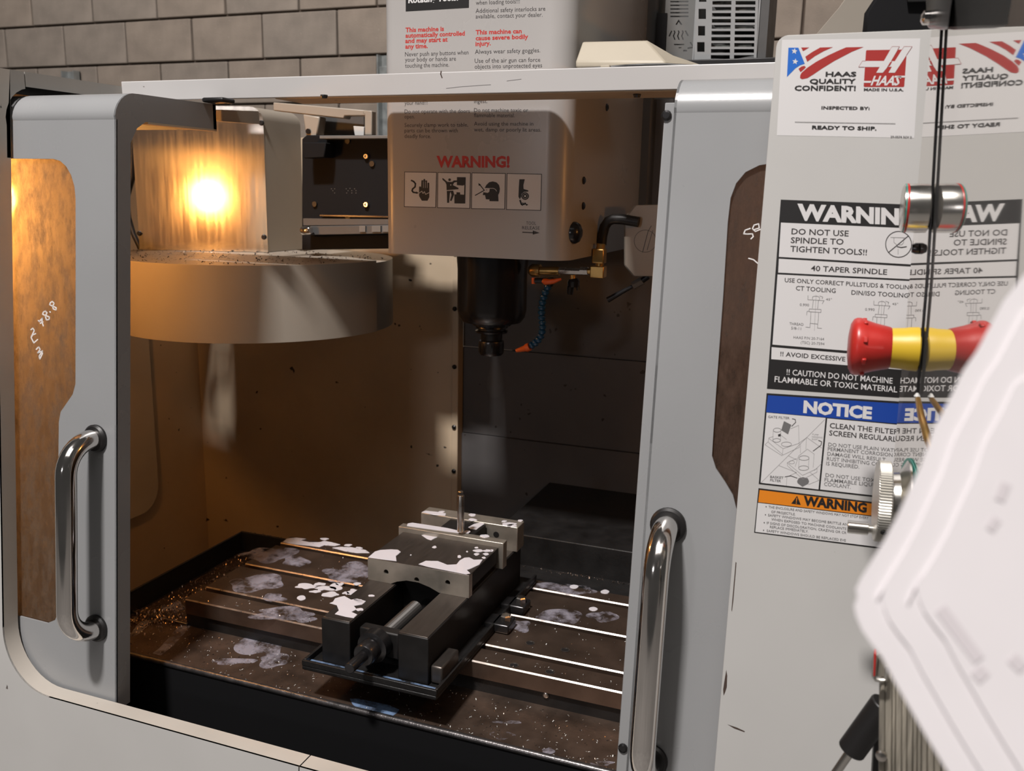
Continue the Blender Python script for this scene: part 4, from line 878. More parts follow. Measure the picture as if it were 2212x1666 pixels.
for i, (x, y, a, b) in enumerate(((745, 1240, 52, 20), (580, 1200, 55, 16), (545, 1258, 58, 18), (640, 1215, 30, 10), (595, 1292, 24, 9), (600, 1325, 66, 12), (650, 1335, 34, 9), (1205, 1330, 44, 17), (1180, 1268, 46, 8), (1245, 1275, 40, 9), (1120, 1352, 22, 12), (1300, 1330, 28, 12))): blob(m, T0, (x, y), a, b, 80 + i, rough=0.5, z=0.0004)
tag(stuff(m.build('coolant_film', 'coolant_film', fix=True)), 'thin milky coolant film smeared in patches over the slotted table', 'coolant')
m = MB()
pool(m, TT, [(330, 1412), (345, 1400), (385, 1355), (405, 1349), (412, 1353), (375, 1395), (348, 1416)], 0.0004)
pool(m, TT, [(276, 1380), (300, 1345), (322, 1340), (330, 1345), (296, 1372)], 0.0004)
for i, (x, y, a, b) in enumerate(((560, 1400, 50, 22), (590, 1425, 34, 14), (505, 1430, 50, 6), (1085, 1588, 24, 9), (1185, 1622, 14, 7), (1100, 1560, 26, 4), (1300, 1650, 26, 5), (372, 1310, 26, 12))): blob(m, TT, (x, y), a, b, 120 + i, rough=0.45, z=0.0004)
tag(stuff(m.build('coolant_film', 'coolant_film', fix=True)), 'streaks of dried coolant on the dark front tray below the table', 'coolant')
m = MB(); pool(m, TT, [(756, 1510), (772, 1510), (800, 1516), (840, 1524), (862, 1534), (858, 1540), (846, 1548), (815, 1544), (775, 1532), (762, 1522)], 0.0006)
tag(stuff(m.build('coolant_puddle', 'coolant_blue', fix=True)), 'blue grey coolant puddle on the front tray under the vise', 'coolant')

def tray_left(r):
    x, y = r.uniform(-1.268, TX0 - 0.004), r.uniform(0.0, 0.342)
    return (x, y, zt)
def corner_heap(r):
    x = -1.272 + abs(r.gauss(0, 0.05)) + 0.01; y = -0.005 + r.gauss(0, 0.022); return (x, y, zt + max(0, 0.012 - abs(y + 0.005) * 0.25 - (x + 1.26) * 0.1) * r.random()) if x < -1.10 else None
def tray_front(r):
    x, y = r.uniform(-1.26, -0.2), r.uniform(-0.122, -0.006)
    return (x, y, zt)
def tab(r):
    x, y = r.uniform(TX0, -0.24), r.choice([r.uniform(0.058, 0.162), r.uniform(0.182, 0.287), r.uniform(0.0, 0.038), r.uniform(0.306, 0.34)])
    if -0.80 < x < -0.54: return None
    return (x, y, 0.0)
tag(chips('metal_chips', 1500, tray_left, 0.0050, ['chip', 'chip', 'chip_dark'], seed=11), 'bed of metal chips in the drain trough left of the table', 'chips')
tag(chips('metal_chips', 800, corner_heap, 0.0042, ['chip', 'chip', 'chip_dark'], seed=12), 'copper coloured heap of fine chips in the front left tray corner', 'chips')
tag(chips('metal_chips', 900, tray_front, 0.0030, ['chip', 'chip_dark', 'white_plastic'], seed=13), 'fine metal chips sprinkled along the front tray', 'chips')
tag(chips('metal_chips', 800, tab, 0.0026, ['chip', 'chip_dark', 'white_plastic'], seed=14), 'tiny metal chips sprinkled on the slotted table top', 'chips')
tag(chips('metal_chips', 260, lambda r: (r.uniform(-1.26, -0.15), r.gauss(0.349, 0.002), -0.0095), 0.0035, ['chip', 'chip_dark'], seed=15), 'metal chips caught along the rear tray rim', 'chips')

# cover behind the table
WC = thing('rear_way_cover', 'dark steel way cover stepping down behind the table', 'way cover', (-0.6, 0.45, -0.2))
MB().box(-0.68, 0.25, 0.356, 0.46, -0.03, -0.022).build('cover_ledge', 'pan_black', WC, bevel=0.001)
MB().box(-0.68, 0.25, 0.452, 0.82, -0.03, 0.047).build('cover_step', 'pan_black', WC, bevel=0.002)
MB().box(-0.68, 0.25, 0.36, 0.82, -0.30, -0.031).build('cover_base', 'pan_black', WC)
tag(chips('metal_chips', 140, lambda r: (r.uniform(-0.66, -0.2), 0.447 - abs(r.gauss(0, 0.004)), -0.0218), 0.004, ['chip', 'chip_dark'], seed=16), 'metal chips lying on the ledge of the rear way cover', 'chips')

# ================================================================== vise
VX0, VX1 = -0.762, -0.5655
ZBED, ZJ = 0.088, 0.1305
VS = thing('machine_vise', 'steel machine vise bolted to the table with milky coolant on its jaw', 'vise', (-0.664, 0.08, 0.0))
PX0, PX1, PY0, PY1 = -0.785, -0.542, -0.140, 0.330
m = MB().box(PX0, PX1, PY0, PY1, 0.0008, 0.008); m.build('base_pan', 'pan_black', VS, bevel=0.002)
for nm, b in (('pan_rim', (PX0, PX1, PY0, PY0 + 0.005)), ('pan_rim', (PX0, PX0 + 0.005, PY0 + 0.005, PY1)), ('pan_rim', (PX1 - 0.005, PX1, PY0 + 0.005, PY1))): MB().box(*b, 0.008, 0.018).build(nm, 'pan_black', VS, bevel=0.001)
MB().box(VX0 + 0.002, -0.707, -0.118, 0.30, 0.008, ZBED).build('bed_rail', 'vise_dark', VS, bevel=0.002)
MB().box(-0.621, VX1 - 0.002, -0.116, 0.30, 0.008, ZBED).build('bed_rail', 'vise_dark', VS, bevel=0.002)
MB().box(VX0 + 0.004, -0.708, -0.116, 0.298, ZBED - 0.001, ZBED + 0.0012).build('rail_top', 'vise_top', VS, bevel=0.0006)
MB().box(-0.620, VX1 - 0.004, -0.114, 0.298, ZBED - 0.001, ZBED + 0.0012).build('rail_top', 'vise_top', VS, bevel=0.0006)
MB().box(-0.707, -0.621, -0.08, 0.30, 0.008, 0.030).build('bed_floor', 'vise_dark', VS)
MB().box(VX1 - 0.001, -0.546, -0.110, -0.045, 0.010, 0.040).build('side_foot', 'vise_top', VS, bevel=0.003)
for y in (0.10, 0.18): MB().box(-0.563, -0.515, y, y + 0.04, 0.001, 0.018).build('clamp', 'dark_steel', VS, bevel=0.003); 
for y in (0.12, 0.20): MB().lathe([(0.010, 0.018), (0.010, 0.027), (0.008, 0.029)], (-0.528, y, 0), n=6).build('clamp_nut', 'bright_steel', VS)
YJ = 0.0385
hole = []
for p in ((834, 1236), (900, 1253), (967, 1259)):
    q = onY(*p, YJ); hole.append([(q.x + 0.0048 * math.cos(-2 * math.pi * i / 14), YJ, q.z + 0.0048 * math.sin(-2 * math.pi * i / 14)) for i in range(14)])
zb_ = ZBED + 0.0014
outl = [(VX0, zb_), (-0.716, zb_), (-0.704, zb_ + 0.006), (-0.685, zb_ + 0.0115), (-0.662, zb_ + 0.012), (-0.640, zb_ + 0.007), (-0.622, zb_), (VX1, zb_), (VX1, ZJ), (VX0, ZJ)]
MB().tess([[(x, YJ, z) for x, z in outl]] + hole, (0, 0.014, 0)).build('jaw_front', 'vise_face', VS)
MB().box(VX0 + 0.001, VX1 - 0.001, YJ + 0.014, 0.172, zb_ + 0.013, ZJ - 0.0005).mat(0).build('movable_jaw', 'vise_dark', VS)
MB().box(VX0, VX1, YJ + 0.0004, 0.1735, ZJ - 0.001, ZJ + 0.0006).build('jaw_top', 'vise_top', VS, bevel=0.0005)
MB().box(VX0 + 0.01, VX1 - 0.01, YJ + 0.03, 0.172, 0.03, zb_ + 0.013).build('jaw_slide', 'vise_dark', VS)
MB().box(-0.772, -0.556, 0.174, 0.1935, zb_, 0.1405).build('jaw_plate', 'vise_face', VS, bevel=0.001)
pf = onZ(1118, 1194, ZBED); YF2 = pf.y
a, b = onY(909, 1108, YF2), onY(1118, 1140, YF2)
ZF = (a.z + b.z) / 2; FX0, FX1 = a.x, b.x
MB().box(FX0, FX1, YF2, YF2 + 0.038, ZBED, ZF).build('fixed_jaw', 'vise_face', VS, bevel=0.0015)
MB().box(VX0 + 0.002, VX1 - 0.002, 0.30, YF2 + 0.038, 0.008, ZBED).build('jaw_base', 'vise_dark', VS)
for p in ((1072, 1155),): MB().lathe([(0.006, 0), (0.006, 0.0006)], onY(*p, YF2), (0, -1, 0), 14).build('jaw_hole', 'ink_black', VS)
a, b = onZ(957, 1134, 0.137), onZ(1033, 1148, 0.137)
MB().box(a.x, b.x, 0.2, YF2 - 0.004, ZBED + 0.001, 0.137).build('work_stop', 'vise_dark', VS, bevel=0.001)
SXV, SZV = -0.664, 0.056
pr = [(0.013, -0.10)]; y = -0.095
while y < 0.03: pr += [(0.0135, y), (0.0118, y + 0.0018), (0.0135, y + 0.0036)]; y += 0.0036
MB().lathe([(r, h) for r, h in pr], (SXV, 0, SZV), (0, 1, 0), 20).build('lead_screw', 'screw_dark', VS)
MB().lathe([(0.020, 0.0), (0.026, 0.002), (0.026, 0.022), (0.020, 0.024)], (SXV, -0.125, SZV), (0, 1, 0), 28).build('screw_collar', 'dark_steel', VS, smooth=True)
MB().box(-0.700, -0.628, -0.100, -0.080, 0.030, 0.075).build('screw_bearing', 'vise_dark', VS, bevel=0.003)
MB().lathe([(0.0165, -0.150), (0.0185, -0.147), (0.0185, -0.128), (0.016, -0.125)], (SXV, 0, SZV), (0, 1, 0), 24).build('screw_ring', 'dark_steel', VS, smooth=True)
MB().lathe([(0.0078, -0.192), (0.0088, -0.190), (0.0088, -0.150)], (SXV, 0, SZV), (0, 1, 0), 20).build('hex_end', 'dark_steel', VS, bevel=0.0006)
JT = lambda x, y: onZ(x, y, ZJ + 0.0006)
BT = lambda x, y: onZ(x, y, ZBED + 0.0012)
c = lambda *a: [(620 + x / 3.47, 1040 + y / 3.47) for x, y in a]
m = MB()
pool(m, JT, c((610, 571), (660, 528), (700, 517), (780, 512), (830, 515), (852, 530), (835, 545), (815, 560), (820, 598), (720, 586)))
pool(m, JT, c((988, 622), (1040, 598), (1130, 600), (1170, 615), (1200, 628), (1270, 625), (1295, 595), (1330, 575), (1365, 572), (1400, 590), (1465, 588), (1440, 625), (1375, 655), (1345, 665), (1372, 690), (1340, 697), (1180, 665), (1060, 642)))
pool(m, JT, c((1010, 405), (1060, 402), (1160, 408), (1110, 425), (1080, 442), (1050, 432)))
for i, (x, y, a, b) in enumerate(((1432, 520, 34, 10), (1500, 520, 28, 8), (1425, 547, 20, 7), (1490, 545, 22, 7), (1475, 574, 12, 6), (1535, 520, 12, 6), (1420, 497, 12, 5), (1105, 495, 16, 7), (1290, 565, 14, 8), (1350, 528, 6, 4), (928, 553, 5, 3))): blob(m, JT, c((x, y))[0], a / 3.47, b / 3.47, 200 + i, rough=0.4, n=18)
pool(m, BT, c((320, 915), (345, 905), (360, 880), (400, 868), (430, 862), (480, 890), (525, 882), (590, 900), (560, 925), (500, 935), (520, 960), (480, 980), (525, 1000), (500, 1025), (440, 1015), (360, 995), (390, 970), (375, 930)))
for i, (x, y, a, b) in enumerate(((550, 962, 24, 10), (540, 900, 40, 16), (630, 858, 20, 7))): blob(m, BT, c((x, y))[0], a / 3.47, b / 3.47, 230 + i, rough=0.4, n=18)
JP = lambda x, y: onZ(x, y, 0.1405)
pool(m, JP, c((905, 318), (940, 312), (1060, 330), (1200, 352), (1330, 382), (1320, 392), (1200, 378), (1040, 355), (900, 335)))
blob(m, JP, c((1480, 412))[0], 10, 3, 250, rough=0.2); blob(m, JP, c((1350, 380))[0], 6, 3, 251, rough=0.2)
FJ = lambda x, y: onZ(x, y, ZF)
pool(m, FJ, c((1010, 232), (1040, 222), (1120, 230), (1190, 242), (1185, 258), (1100, 252)))
for i, (x, y, a, b) in enumerate(((1385, 252, 26, 9), (1390, 290, 30, 9), (1660, 322, 50, 12), (1690, 332, 40, 8), (1750, 296, 18, 6), (1630, 300, 18, 6), (1160, 228, 22, 5))): blob(m, FJ, c((x, y))[0], a / 3.47, b / 3.47, 260 + i, rough=0.35, n=18)
pool(m, lambda x, y: onZ(x, y, 0.1375), c((1360, 345), (1400, 322), (1460, 308), (1480, 320), (1440, 345), (1420, 362), (1380, 358)))
tag(stuff(m.build('vise_coolant', 'milk', fix=True)), 'white coolant puddles lying on the vise jaws and bed', 'coolant')
m = MB()
m.box(PX0 + 0.006, PX1 - 0.006, PY0 + 0.005, PY0 + 0.020, 0.0081, 0.0105)
tag(stuff(m.build('pan_coolant', 'coolant_blue', fix=True)), 'strip of blue coolant standing inside the front rim of the vise pan', 'coolant')
PN = thing('steel_pin', 'upright bright steel pin standing on the vise jaw plate', 'pin', tuple(onY(995, 1148, 0.184)))
b, a = onY(995, 1148, 0.184), onY(995, 1062, 0.184)
MB().lathe([(0.0062, 0), (0.0066, 0.001), (0.0066, a.z - b.z - 0.008), (0.0060, a.z - b.z - 0.007)], (b.x, 0.184, b.z), n=20).build('pin_shaft', 'bright_steel', PN, smooth=True)
MB().lathe([(0.0056, 0), (0.0056, 0.007), (0.0046, 0.008)], (b.x, 0.184, a.z - 0.007), n=6).build('pin_cap', 'satin_chrome', PN)

# ================================================================== things above and behind the beam
def quadYs(pts, y, dy): return MB().tess([[onY(*p, y) for p in pts]], (0, dy, 0))
CB = thing('cream_cover', 'cream sloping-sided cover sitting on top of the white beam', 'cover', tuple(onY(1340, 143, 0.22)))
f = [onY(*p, 0.215) for p in ((1243, 146), (1243, 133), (1437, 133), (1440, 146))]
tp = [onY(*p, 0.245) for p in ((1258, 90), (1397, 87))]; bk = [onY(*p, 0.52) for p in ((1243, 133), (1490, 138))]
zl, zr = f[0].z, f[3].z
v = [f[0], f[3], f[2], f[1], tp[0], tp[1], Vector((tp[1].x + 0.01, 0.42, tp[1].z)), Vector((tp[0].x, 0.42, tp[0].z)), Vector((f[2].x + 0.09, 0.45, f[2].z)), Vector((f[1].x, 0.45, f[1].z)), Vector((f[2].x + 0.09, 0.45, zr)), Vector((f[1].x, 0.45, zl))]
MB().add(v, [(0, 1, 2, 3), (3, 2, 5, 4), (4, 5, 6, 7), (2, 8, 6, 5), (3, 4, 7, 9), (9, 7, 6, 8), (1, 10, 8, 2), (0, 3, 9, 11), (9, 8, 10, 11), (0, 11, 10, 1)]).build('cover_shell', 'cream_box', CB, bevel=0.003)
CBL = thing('cable', 'thin black cable lying along the top of the white beam', 'cable', tuple(onY(1380, 139, 0.10)))
zc_ = ZBT + 0.0022
MB().tube([(onY(px, 150, 0.1).x, y_, zc_ + dz) for px, y_, dz in ((1180, 0.10, 0), (1250, 0.10, 0), (1310, 0.09, 0.0), (1350, 0.10, 0.003), (1390, 0.11, 0.005), (1440, 0.10, 0.003), (1520, 0.11, 0), (1640, 0.12, 0))], 0.0018, 8).build('cable_run', 'rubber', CBL, smooth=True)
q = onY(1311, 143, 0.095); MB().box(q.x - 0.007, q.x + 0.007, 0.084, 0.106, ZBT, ZBT + 0.005).build('cable_clip', 'cream_box', CBL, bevel=0.001)
def vents(name, label, quad, slots, y, mt, depth, extra=()):
    t = thing(name, label, 'electrical cabinet', tuple(onY(*quad[3], y)))
    hl = [[onY(*p, y) for p in s_] for s_ in slots]
    MB().tess([[onY(*p, y) for p in quad]] + hl, (0, 0.003, 0)).build('vent_front', mt, t)
    p = [onY(*q_, y) for q_ in quad]; x0, x1 = min(v.x for v in p), max(v.x for v in p); z0_, z1_ = min(v.z for v in p), max(v.z for v in p)
    MB().box(x0, x0 + 0.003, y + 0.003, y + depth, z0_, z1_).build('side', mt, t)
    MB().box(x1 - 0.003, x1, y + 0.003, y + depth, z0_, z1_).build('side', mt, t)
    MB().box(x0, x1, y + depth, y + depth + 0.003, z0_, z1_).build('back', 'cabinet_dark', t)
    MB().box(x0, x1, y + 0.003, y + depth, z0_ - 0.003, z0_).build('base', 'cabinet_dark', t)
    return t, x0, x1, z0_, z1_
R_ = lambda x0, y0, x1, y1: [(x0, y0), (x1, y0), (x1, y1), (x0, y1)]
slA = [R_(1448, y_, 1487, y_ + 3) for y_ in (-30, -22, -14, -6, 2, 10, 18, 26, 34)]
slA += [[(1459, 53), (1466, 42), (1474, 53), (1471, 54), (1466, 47), (1462, 54)]]
slA += [[(x + 1.5 * math.sin(k * 1.6) + dx, 66 + k * 4) for k in range(6) for dx in (0,)] + [(x + 2.6 + 1.5 * math.sin(k * 1.6), 66 + k * 4) for k in range(5, -1, -1)] for x in (1455, 1464, 1473)]
slA += [[(1444, 78), (1450, 66), (1452, 67), (1447, 79)], [(1479, 67), (1482, 66), (1488, 77), (1485, 78)], R_(1456, 95, 1478, 97.5), R_(1466, 102, 1472, 104), R_(1476, 108, 1484, 111), [(1485, 103), (1496, 101), (1490, 92), (1493, 91), (1500, 104), (1486, 106)]]
tA, *_ = vents('vent_panel', 'dark grey vented cabinet with wavy slots behind the cream cover', [(1440, -50), (1508, -50), (1504, 132), (1434, 134)], slA, 0.79, 'cabinet_grey', 0.12)
quadYs([(1419, 28), (1441, 28), (1437, 112), (1414, 112)], 0.785, 0.02).build('gap_shade', 'black_dull', tA)  # black block standing in for the shade in the gap beside the cabinet
slB = []
for i in range(-3, 10):
    y_ = 2 + i * 13
    slB += [R_(1539 - y_ * 0.03, y_, 1580 - y_ * 0.03, y_ + 8), R_(1589 - y_ * 0.03, y_, 1632 - y_ * 0.03, y_ + 8)]
slB += [R_(1509, 19, 1525, 41), R_(1508, 56, 1523, 77), R_(1506, 91, 1522, 112), R_(1510, -30, 1526, 4)]
tB, x0, x1, z0_, z1_ = vents('drive_cabinet', 'pale slotted drive cabinet showing circuit boards beside the block wall', [(1505, -50), (1640, -50), (1634, 126), (1499, 131)], slB, 0.76, 'cabinet_light', 0.16)
for i in range(9):
    zz = z0_ + 0.012 + i * (z1_ - z0_) / 9.5; MB().box(x0 + 0.03, x1 - 0.015, 0.79, 0.86, zz, zz + 0.005).build('circuit_board', 'circuit', tB)
MB().box(x1 + 0.001, x1 + 0.018, 0.765, 0.92, z0_, z1_).build('side_cover', 'cabinet_dark', tB)
q0, q1 = onY(1492, 141, 0.72), onY(1672, 127, 0.72)
sh = thing('cabinet_shelf', 'black shelf carrying the slotted drive cabinet behind the beam', 'shelf', (q0.x, 0.85, q0.z))
MB().box(onY(1434, 136, 0.72).x, q1.x + 0.05, 0.72, 0.97, q0.z - 0.03, z0_ - 0.0035).build('shelf_plate', 'black_paint', sh, bevel=0.002)
MB().box(q0.x, q1.x, 0.845, 0.97, 0.70, q0.z - 0.03).build('shelf_bracket', 'black_paint', sh)

# on top of the control-side panel
LB = thing('lamp_bracket', 'black bracket on top of the control panel beside the pendant', 'bracket', tuple(onY(1930, 72, -0.13)))
quadYs([(1860, 95), (1867, 28), (1892, -10), (1905, -60), (2040, -60), (2052, -10), (2064, 20), (2066, 95)], -0.13, 0.06).build('bracket_body', 'black_dull', LB, bevel=0.004)
quadYs([(1955, -60), (2010, -60), (2004, 4), (1960, 4)], -0.137, 0.007).build('bracket_cap', 'black_paint', LB, bevel=0.001)
SHD = thing('sloped_guard', 'pale translucent sloped guard behind the black bracket', 'guard', tuple(onY(1800, 72, -0.04)))
quadYs([(1745, 95), (1812, 16), (1826, -4), (1880, -60), (2000, -60), (2095, 95)], -0.04, 0.005).build('guard_sheet', 'guard_beige', SHD, bevel=0.001)

# ================================================================== control pendant at the right
PNRM = Vector((-1, -0.16, -0.023)).normalized(); PC = -0.024
PP0 = PNRM * PC
def onPd(px, py, out=0.0): return onP(px, py, PNRM, PP0 + PNRM * out)
far = -0.262
ud = Vector((-0.16, 1, 0)).normalized(); 
vd = PNRM.cross(ud).normalized()
if vd.z < 0: vd = -vd
def pd(u, v, o=0.0):                          # u along the face into the machine, v up
    return PB + ud * u + vd * v + PNRM * o
PB = onPd(1965, 600)
PEN = thing('control_pendant', 'control pendant with glossy mirror-like face at the right edge', 'control pendant', tuple(pd(-0.15, -0.5, -0.06)))
body = MB().add([pd(u, v, o) for o in (-0.11, -0.001) for u, v in ((0, -0.26), (0, 0.62), (-0.36, 0.62), (-0.36, -0.26))], [(0, 1, 2, 3), (4, 7, 6, 5), (0, 4, 5, 1), (1, 5, 6, 2), (2, 6, 7, 3), (3, 7, 4, 0)])
body.build('pendant_body', 'cabinet_grey', PEN, bevel=0.004)
MB().add([pd(0, -0.26, 0), pd(0, 0.62, 0), pd(-0.36, 0.62, 0), pd(-0.36, -0.26, 0)], [(0, 3, 2, 1)]).build('pendant_face', 'gloss_face', PEN)['label'] = 'glossy face reflecting the stickers'
def along(q, prof, name, mt, n=36, sm=True): return MB().lathe(prof, q, PNRM, n).build(name, mt, PEN, smooth=sm)
NA = Vector((-1, -0.05, -0.02)).normalized()  # the controls' own axis
def along(q, prof, name, mt, n=36, sm=True, ax=None): return MB().lathe(prof, q, ax or NA, n).build(name, mt, PEN, smooth=sm)
q = onPd(2011, 450)
kn = along(q, [(0.020, 0.0015), (0.0225, 0.003), (0.0228, 0.012), (0.0225, 0.0205), (0.0218, 0.0242), (0.0200, 0.0252), (0.001, 0.0254)], 'key_knob', 'satin_chrome'); kn['label'] = 'round chrome knob'
MB().lathe([(0.0226, 0.0204), (0.0228, 0.021), (0.0226, 0.0222)], q, NA, 36).build('red_ring', 'red_plastic', kn, smooth=True)
MB().lathe([(0.0215, 0.0224), (0.0226, 0.0226), (0.0224, 0.0236), (0.0212, 0.0238)], q, NA, 36).build('green_ring', 'green_paint', kn, smooth=True)
along(onPd(1985, 537), [(0.0055, 0), (0.0055, 0.003), (0.004, 0.0065), (0.001, 0.007)], 'small_button', 'dark_steel')
q = onPd(1987, 755)
es = along(q, [(0.0200, 0.0010), (0.0212, 0.002), (0.0208, 0.010), (0.0200, 0.014), (0.0192, 0.0265)], 'stop_button', 'yellow_plastic'); es['label'] = 'emergency stop button on a yellow collar'
hp_ = [(0.0192, 0.026), (0.0202, 0.027), (0.0232, 0.040), (0.0262, 0.0495), (0.0280, 0.054), (0.0280, 0.0575), (0.0265, 0.0605), (0.022, 0.063), (0.012, 0.0645), (0.001, 0.0648)]
hd = MB().lathe(hp_, q, NA, 40).build('stop_head', 'red_plastic', es, smooth=True); hd['label'] = 'red mushroom head'
ua = Vector((-NA.y, NA.x, 0)).normalized(); va = NA.cross(ua).normalized()
if va.z < 0: va = -va
for k in range(8):
    a = k * math.pi / 4 + 0.4; u_ = ua * math.cos(a) + va * math.sin(a); t_ = -ua * math.sin(a) + va * math.cos(a)
    MB().add([q + u_ * r_ + t_ * t2 + NA * h_ for r_ in (0.025, 0.0284) for t2 in (-0.003, 0.003) for h_ in (0.0485, 0.0525)], [(0, 1, 3, 2), (4, 6, 7, 5), (0, 4, 5, 1), (2, 3, 7, 6), (0, 2, 6, 4), (1, 5, 7, 3)]).build('grip_notch', 'red_plastic', es, bevel=0.0008)
# jog handwheel
q = onPd(1962, 1088)
hub = along(q, [(0.038, 0.0), (0.042, 0.001), (0.042, 0.003), (0.036, 0.006), (0.030, 0.010), (0.029, 0.0175)], 'wheel_hub', 'satin_chrome')
NR = 90
mk = MB(); vs = []; hs = (0.0175, 0.0187, 0.0288, 0.030)
for h_ in hs:
    for i in range(NR * 2):
        a = math.pi * i / NR; r_ = 0.0400 - (0.0009 if i % 2 and 0.018 < h_ < 0.029 else 0) - (0.0012 if h_ in (hs[0], hs[3]) else 0)
        vs.append(q + (ua * math.cos(a) + va * math.sin(a)) * r_ + NA * h_)
n_ = NR * 2
mk.add(vs, [(i * n_ + j, i * n_ + (j + 1) % n_, (i + 1) * n_ + (j + 1) % n_, (i + 1) * n_ + j) for i in range(3) for j in range(n_)] + [tuple(range(n_)), tuple(3 * n_ + j for j in range(n_))])
jw = mk.build('jog_wheel', 'knurled', PEN); jw['label'] = 'knurled jog wheel with a crank knob'
MB().lathe([(0.0045, 0.030), (0.0045, 0.0335), (0.0066, 0.0343), (0.0066, 0.053), (0.0060, 0.0535)], q - va * 0.0315 - ua * 0.004, NA, 20).build('crank_knob', 'satin_chrome', jw, smooth=True)
ho = (-ua * 0.86 - va * 0.5).normalized()
if ho.y > 0: ho = (ua * 0.86 - va * 0.5).normalized()
MB().lathe([(0.0028, -0.0006), (0.0028, 0.0010)], q + ho * 0.0397 + NA * 0.0235, ho, 10).build('grub_hole', 'ink_black', jw)
MB().lathe([(0.040, 0.0003), (0.0445, 0.0005), (0.0445, 0.0012), (0.040, 0.0014)], q, PNRM, 40).build('dial_ring', 'green_paint', PEN)
# wire rod hooked over the pendant
RD = thing('hooked_rod', 'thin dark rod with a bent brass tip hanging down the pendant face', 'rod', tuple(onPd(1981, 853, 0.006)))
MB().tube([onPd(2043, -40, 0.002), onPd(2034, 66, 0.002), onPd(2016, 387, 0.002), onPd(2003, 600, 0.002), onPd(1982, 850, 0.002)], 0.0014, 10).build('rod_shaft', 'dark_steel', RD, smooth=True)
MB().lathe([(0.001, -0.003), (0.003, 0), (0.001, 0.003)], onPd(1981, 856, 0.006), vd, 12).build('rod_ball', 'white_plastic', RD, smooth=True)
MB().tube([onPd(1983, 862, 0.006), onPd(1990, 900, 0.010), onPd(2003, 945, 0.012), onPd(2014, 985, 0.010)], [0.0025, 0.0032, 0.0034, 0.0025], 10).build('rod_tip', 'brass', RD, smooth=True)
CLP = thing('cable_clamp', 'blurred metal cable clamp at the top of the pendant face', 'clamp', tuple(onPd(2020, 40, 0.01)))
MB().add([pd(u, v, o) for (u, v) in [(0, 0)] for o in (0,)] and [onPd(x, y, o) for o in (0.001, 0.022) for x, y in ((2003, 62), (2048, 66), (2062, -40), (1998, -40))], [(0, 1, 2, 3), (4, 7, 6, 5), (0, 4, 5, 1), (1, 5, 6, 2), (2, 6, 7, 3), (3, 7, 4, 0)]).build('clamp_plate', 'black_satin', CLP, bevel=0.003)
MB().lathe([(0.006, 0), (0.006, 0.005), (0.003, 0.007)], onPd(2008, 38, 0.022), PNRM, 14).build('clamp_screw', 'chrome', CLP, smooth=True)

# ================================================================== papers and bits in the near right corner
def paper(name, label, pts, y0, slope, zs, wob, mt='paper'):
    n = Vector((slope, -1, zs)).normalized(); p0 = onY(2050, 1250, y0)
    o = MB().tess([[onP(*p, n, p0) for p in pts]], n * -0.0006).build(name, mt)
    return o
eg = [(2240, 560), (2208, 600), (2168, 652), (2110, 760), (2082, 800), (2050, 866), (2018, 925), (1990, 1005), (1966, 1056), (1938, 1118), (1912, 1166), (1882, 1215), (1858, 1254), (1849, 1275)]
dn = [(1852, 1292), (1845, 1312), (1850, 1334), (1862, 1362), (1880, 1388), (1905, 1420), (1932, 1472), (1962, 1524), (2000, 1590), (2040, 1656), (2080, 1720)]
def shift(l, dx, dy): return [(x + dx, y + dy) for x, y in l]
GP = 'printed papers at the lower right'
tag(paper('paper_sheet', '', eg + dn + [(2420, 1720), (2420, 560)], -0.955, 0.25, 0.3, 0), 'rearmost white paper sheet with ragged edge, lower right corner', 'paper', GP)
tag(paper('paper_sheet', '', shift(eg[2:], 46, 20) + shift(dn, 60, -20) + [(2420, 1720), (2420, 600)], -0.9559, 0.25, 0.3, 0), 'middle white paper sheet overlapping the ragged one', 'paper', GP)
tag(paper('paper_sheet', '', shift(eg[4:], 112, 30) + shift(dn, 135, -40) + [(2420, 1700), (2420, 700)], -0.9568, 0.25, 0.3, 0), 'front white paper sheet with faint print, nearest the camera', 'paper', GP)
fp = bpy.data.objects['paper_sheet.002']
n = Vector((0.25, -1, 0.3)).normalized(); p0 = onY(2050, 1250, -0.9568)
for a, b, wd in (((2035, 1320), (2110, 1420), 26), ((2120, 1460), (2112, 1452), 30), ((2170, 1050), (2160, 1075), 22), ((2150, 1125), (2140, 1140), 20), ((2190, 1425), (2205, 1440), 26)):
    pp = Print(lambda x, y: onP(x, y, n, p0), n, ['paper_print'], 0.0003); pp.line('paper_print', [a, b], wd); pp.done('faint_print', fp)
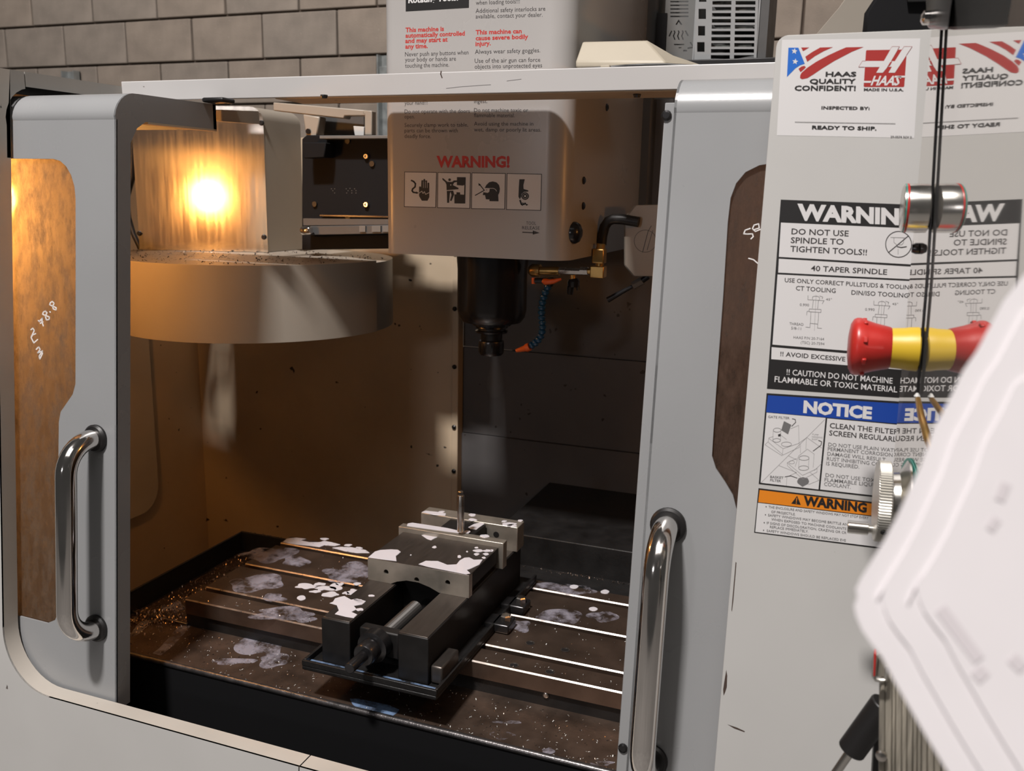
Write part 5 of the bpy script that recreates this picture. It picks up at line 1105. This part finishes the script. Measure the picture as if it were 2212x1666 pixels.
# board and clip below the papers
YK = -0.56
BD = thing('worn_board', 'worn grey board with vertical grain standing behind the paper sheets', 'board', tuple(onY(1950, 1700, YK)))
r_ = random.Random(5); x = 1898.0; k = 0
while x < 2075:
    wd = r_.uniform(7, 15); t_ = 1448 - 6 + r_.uniform(-3, 3)
    quadYs([(x, 1800), (x + 2, t_ if x > 1905 else 1500), (x + wd + 2, t_), (x + wd, 1800)], YK + r_.uniform(-0.0015, 0.0015), 0.02).build('board_slat', 'worn_board', BD, bevel=0.0012)
    x += wd + 0.8
MB().lathe([(0.0045, 0), (0.004, 0.003), (0.001, 0.004)], onY(1904, 1632, YK - 0.001), (0, -1, 0), 14).build('board_screw', 'bright_steel', BD, smooth=True)
RC = thing('bulldog_clip', 'small metal clip with a red edge gripping the top of the worn board', 'clip', tuple(onY(1905, 1470, YK)))
MB().tube([onY(*p, YK - 0.006) for p in ((1892, 1414), (1889, 1440), (1888, 1462), (1892, 1468), (1903, 1470), (1914, 1468), (1916, 1440))], 0.0018, 10).build('clip_wire', 'knurled', RC, smooth=True)
quadYs([(1888, 1412), (1893, 1412), (1891, 1462), (1886, 1462)], YK - 0.010, 0.008).build('red_edge', 'red_plastic', RC, bevel=0.0005)
quadYs([(1893, 1414), (1916, 1414), (1914, 1462), (1892, 1462)], YK - 0.003, 0.003).build('clip_plate', 'worn_board', RC)
HB = thing('gas_strut', 'black cylinder with silver rod slanting down in front of the white panel', 'strut', tuple(onY(1830, 1700, -0.47)))
a, b, e = onY(1912, 1520, -0.47), onY(1838, 1622, -0.47), onY(1770, 1722, -0.47)
MB().tube([a, b], 0.0125, 24).build('strut_cylinder', 'rubber', HB, bevel=0.0015)
MB().tube([b, e], 0.0042, 14).build('strut_rod', 'satin_chrome', HB, smooth=True)
BP = thing('black_post', 'black upright post beside the slanting strut at the lower right', 'post', tuple(onY(1892, 1720, -0.46)))
quadYs([(1881, 1720), (1890, 1570), (1912, 1540), (1914, 1720)], -0.46, 0.03).build('post_body', 'rubber', BP, bevel=0.002)
